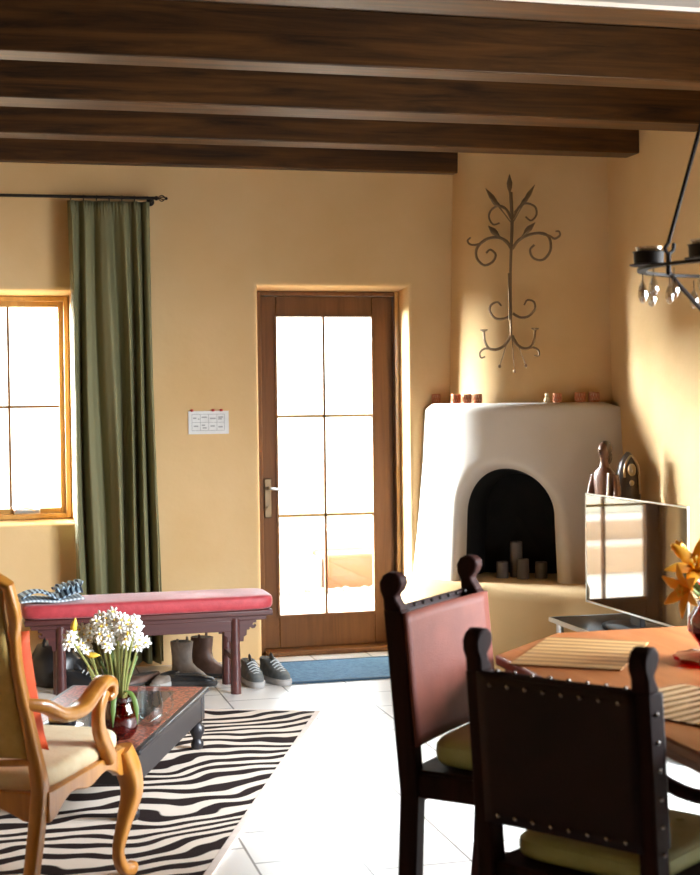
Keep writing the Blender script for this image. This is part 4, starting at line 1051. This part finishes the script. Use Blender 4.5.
def chair_cushion(ch, label, w_, up=0.):
    t = thing('chair_cushion', label, 'cushion', ch.location, ch.rotation_euler.z, 'green seat cushions'); t.scale = ch.scale
    hw = w_ / 2 - .012
    m = pad('cushion_body', .028, .45, -hw + .012, hw - .012, .463 + up, .522 + up + (.02 if up else 0), MGREEN, t, puff=.5, exp=2.4)
    r = []
    for j in range(41):
        b = 2 * PI * j / 40; cb = math.copysign(abs(math.cos(b)) ** (2 / 7.), math.cos(b)); sb = math.copysign(abs(math.sin(b)) ** (2 / 7.), math.sin(b))
        r.append((.239 + .207 * cb, (hw - .016) * sb, .506 + up * 1.3))
    MB().tube(r, .004, 6, cap=False).build('piping', MGREEN, t)
    for sx in (-1, 1):
        for sy in (-1, 1): MB().ell((.239 + sx * .09, sy * .09, .5335 + up * 1.45), (.010, .010, .003), 10, 6).build('button', MGREEN, t)
def chair_from_posts(label, pa, pb, topz, leather, cl, studs=True, up=0.):
    A, B = Vector((*pa, 0)), Vector((*pb, 0)); H = topz / 1.0; w_ = (B - A).length / H
    mid = (A + B) / 2; d = (B - A).normalized(); n = Vector((-d.y, d.x, 0))
    if n.dot(Vector((1.95, 3.5, 0)) - mid) < 0: n = -n
    rz = math.atan2(n.y, n.x)
    mid = mid + n * .05 * H        # posts lean back: base stands forward of the finials
    c = dining_chair(label, (mid.x, mid.y, 0), rz, w_, leather, H, .05, studs, up); chair_cushion(c, cl, w_, up); return c
def ptz(px, py, z):
    d = fw + cr * ((px - 350) / 1458.) - cu * ((py - 437.5) / 1458.); k = (z - EYE) / d.z; return (d.x * k, d.y * k)
chair_from_posts('dining chair with a worn red-brown leather back, facing the far left corner of the table', ptz(393, 572, 1.03), ptz(469, 555, 1.03), 1.03, MLEATH, 'green cushion on the chair with the red-brown leather back', False, .04)
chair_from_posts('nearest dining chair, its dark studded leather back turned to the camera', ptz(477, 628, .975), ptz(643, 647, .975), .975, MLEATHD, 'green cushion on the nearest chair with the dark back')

# ------------------------------------------------------------------ chandelier
chn = Vector((2.05, 3.60, 0)) - R0 * .01; RZ = 1.83; RR = .28
ch = thing('chandelier', 'black iron ring chandelier with glass votives and hanging crystals over the table', 'chandelier', (chn.x, chn.y, RZ))
MB().lathe([(RR - .012, -.004), (RR + .012, -.004), (RR + .012, .004), (RR - .012, .004), (RR - .012, -.004)], (0, 0, 0), 60, cap=False).build('ring', MIRON, ch)
MB().lathe([(.001, .70), (.02, .70), (.03, .74), (.02, .80), (.008, .82), (.008, 1.60), (.001, 1.60)], (0, 0, 0), 16).build('hub', MIRON, ch)
MB().lathe([(.001, 1.56), (.055, 1.56), (.06, 1.60), (.001, 1.61)], (0, 0, 0), 20).build('ceiling_rose', MIRON, ch)
def rp_(ang, r=RR, z=0): return Vector((r * math.cos(ang), r * math.sin(ang), z))
for k in range(3):
    a = math.radians(196 + 120 * k)
    hk = rp_(a, RR, .055); tpv = Vector((.02 * math.cos(a), .02 * math.sin(a), .76))
    MB().tube([tuple(tpv), tuple(hk)], .006, 8).build('hanging_rod', MIRON, ch)
    u = Vector((math.cos(a), math.sin(a), 0))
    MB().tube(spline([tuple(hk + u * .0), tuple(hk + u * .012 + ZZ * -.015), tuple(hk + u * .0 + ZZ * -.028), tuple(hk - u * .016 + ZZ * -.018), tuple(hk - u * .018)], 5), .005, 7).build('hook', MIRON, ch)
    MB().tube([tuple(rp_(a, RR, .03)), tuple(rp_(a, RR, -.03))], .007, 8).build('ring_bolt', MIRON, ch)
    MB().tube(spline([tuple(rp_(a, RR, -.02)), tuple(rp_(a, RR * .8, -.07)), tuple(rp_(a, RR * .4, -.15)), (0, 0, -.16)], 6), .006, 8).build('lower_arm', MIRON, ch)
MB().ell((0, 0, -.17), (.02, .02, .025), 14, 8).build('bottom_finial', MIRON, ch)
for k in range(6):
    a = math.radians((176, 219, 276, 324, 18, 72)[k]); c = rp_(a, RR, .004)
    cp = MB().lathe([(.001, 0), (.050, 0), (.052, .003), (.040, .005), (.041, .035), (.044, .037), (.038, .037), (.037, .008), (.001, .008)], tuple(c), 22).build('votive_cup', MIRON, ch)
    MB().lathe([(.020, .010), (.026, .030), (.036, .050), (.034, .050), (.024, .031), (.018, .011)], tuple(c), 20, cap=False, wave=lambda a, z: .06 * math.sin(2 * PI * a * 8) if z > .04 else 0).build('glass_holder', MCRYS, cp)
for k in range(20):
    a = math.radians(-178 + 18 * k); c = rp_(a, RR, -.010 - .012 * (k % 2))
    l_ = .040
    cr_ = MB().lathe([(.001, -l_ - .032), (.009, -l_ - .026), (.014, -l_ - .011), (.011, -l_ + .006), (.005, -l_ + .020), (.001, -l_ + .030)], tuple(c), 8).build('crystal', MCRYS, ch)
    MB().tube([tuple(c + ZZ * .01), tuple(c + ZZ * (-l_ + .028))], .0012, 5).build('crystal_wire', MIRON, cr_)
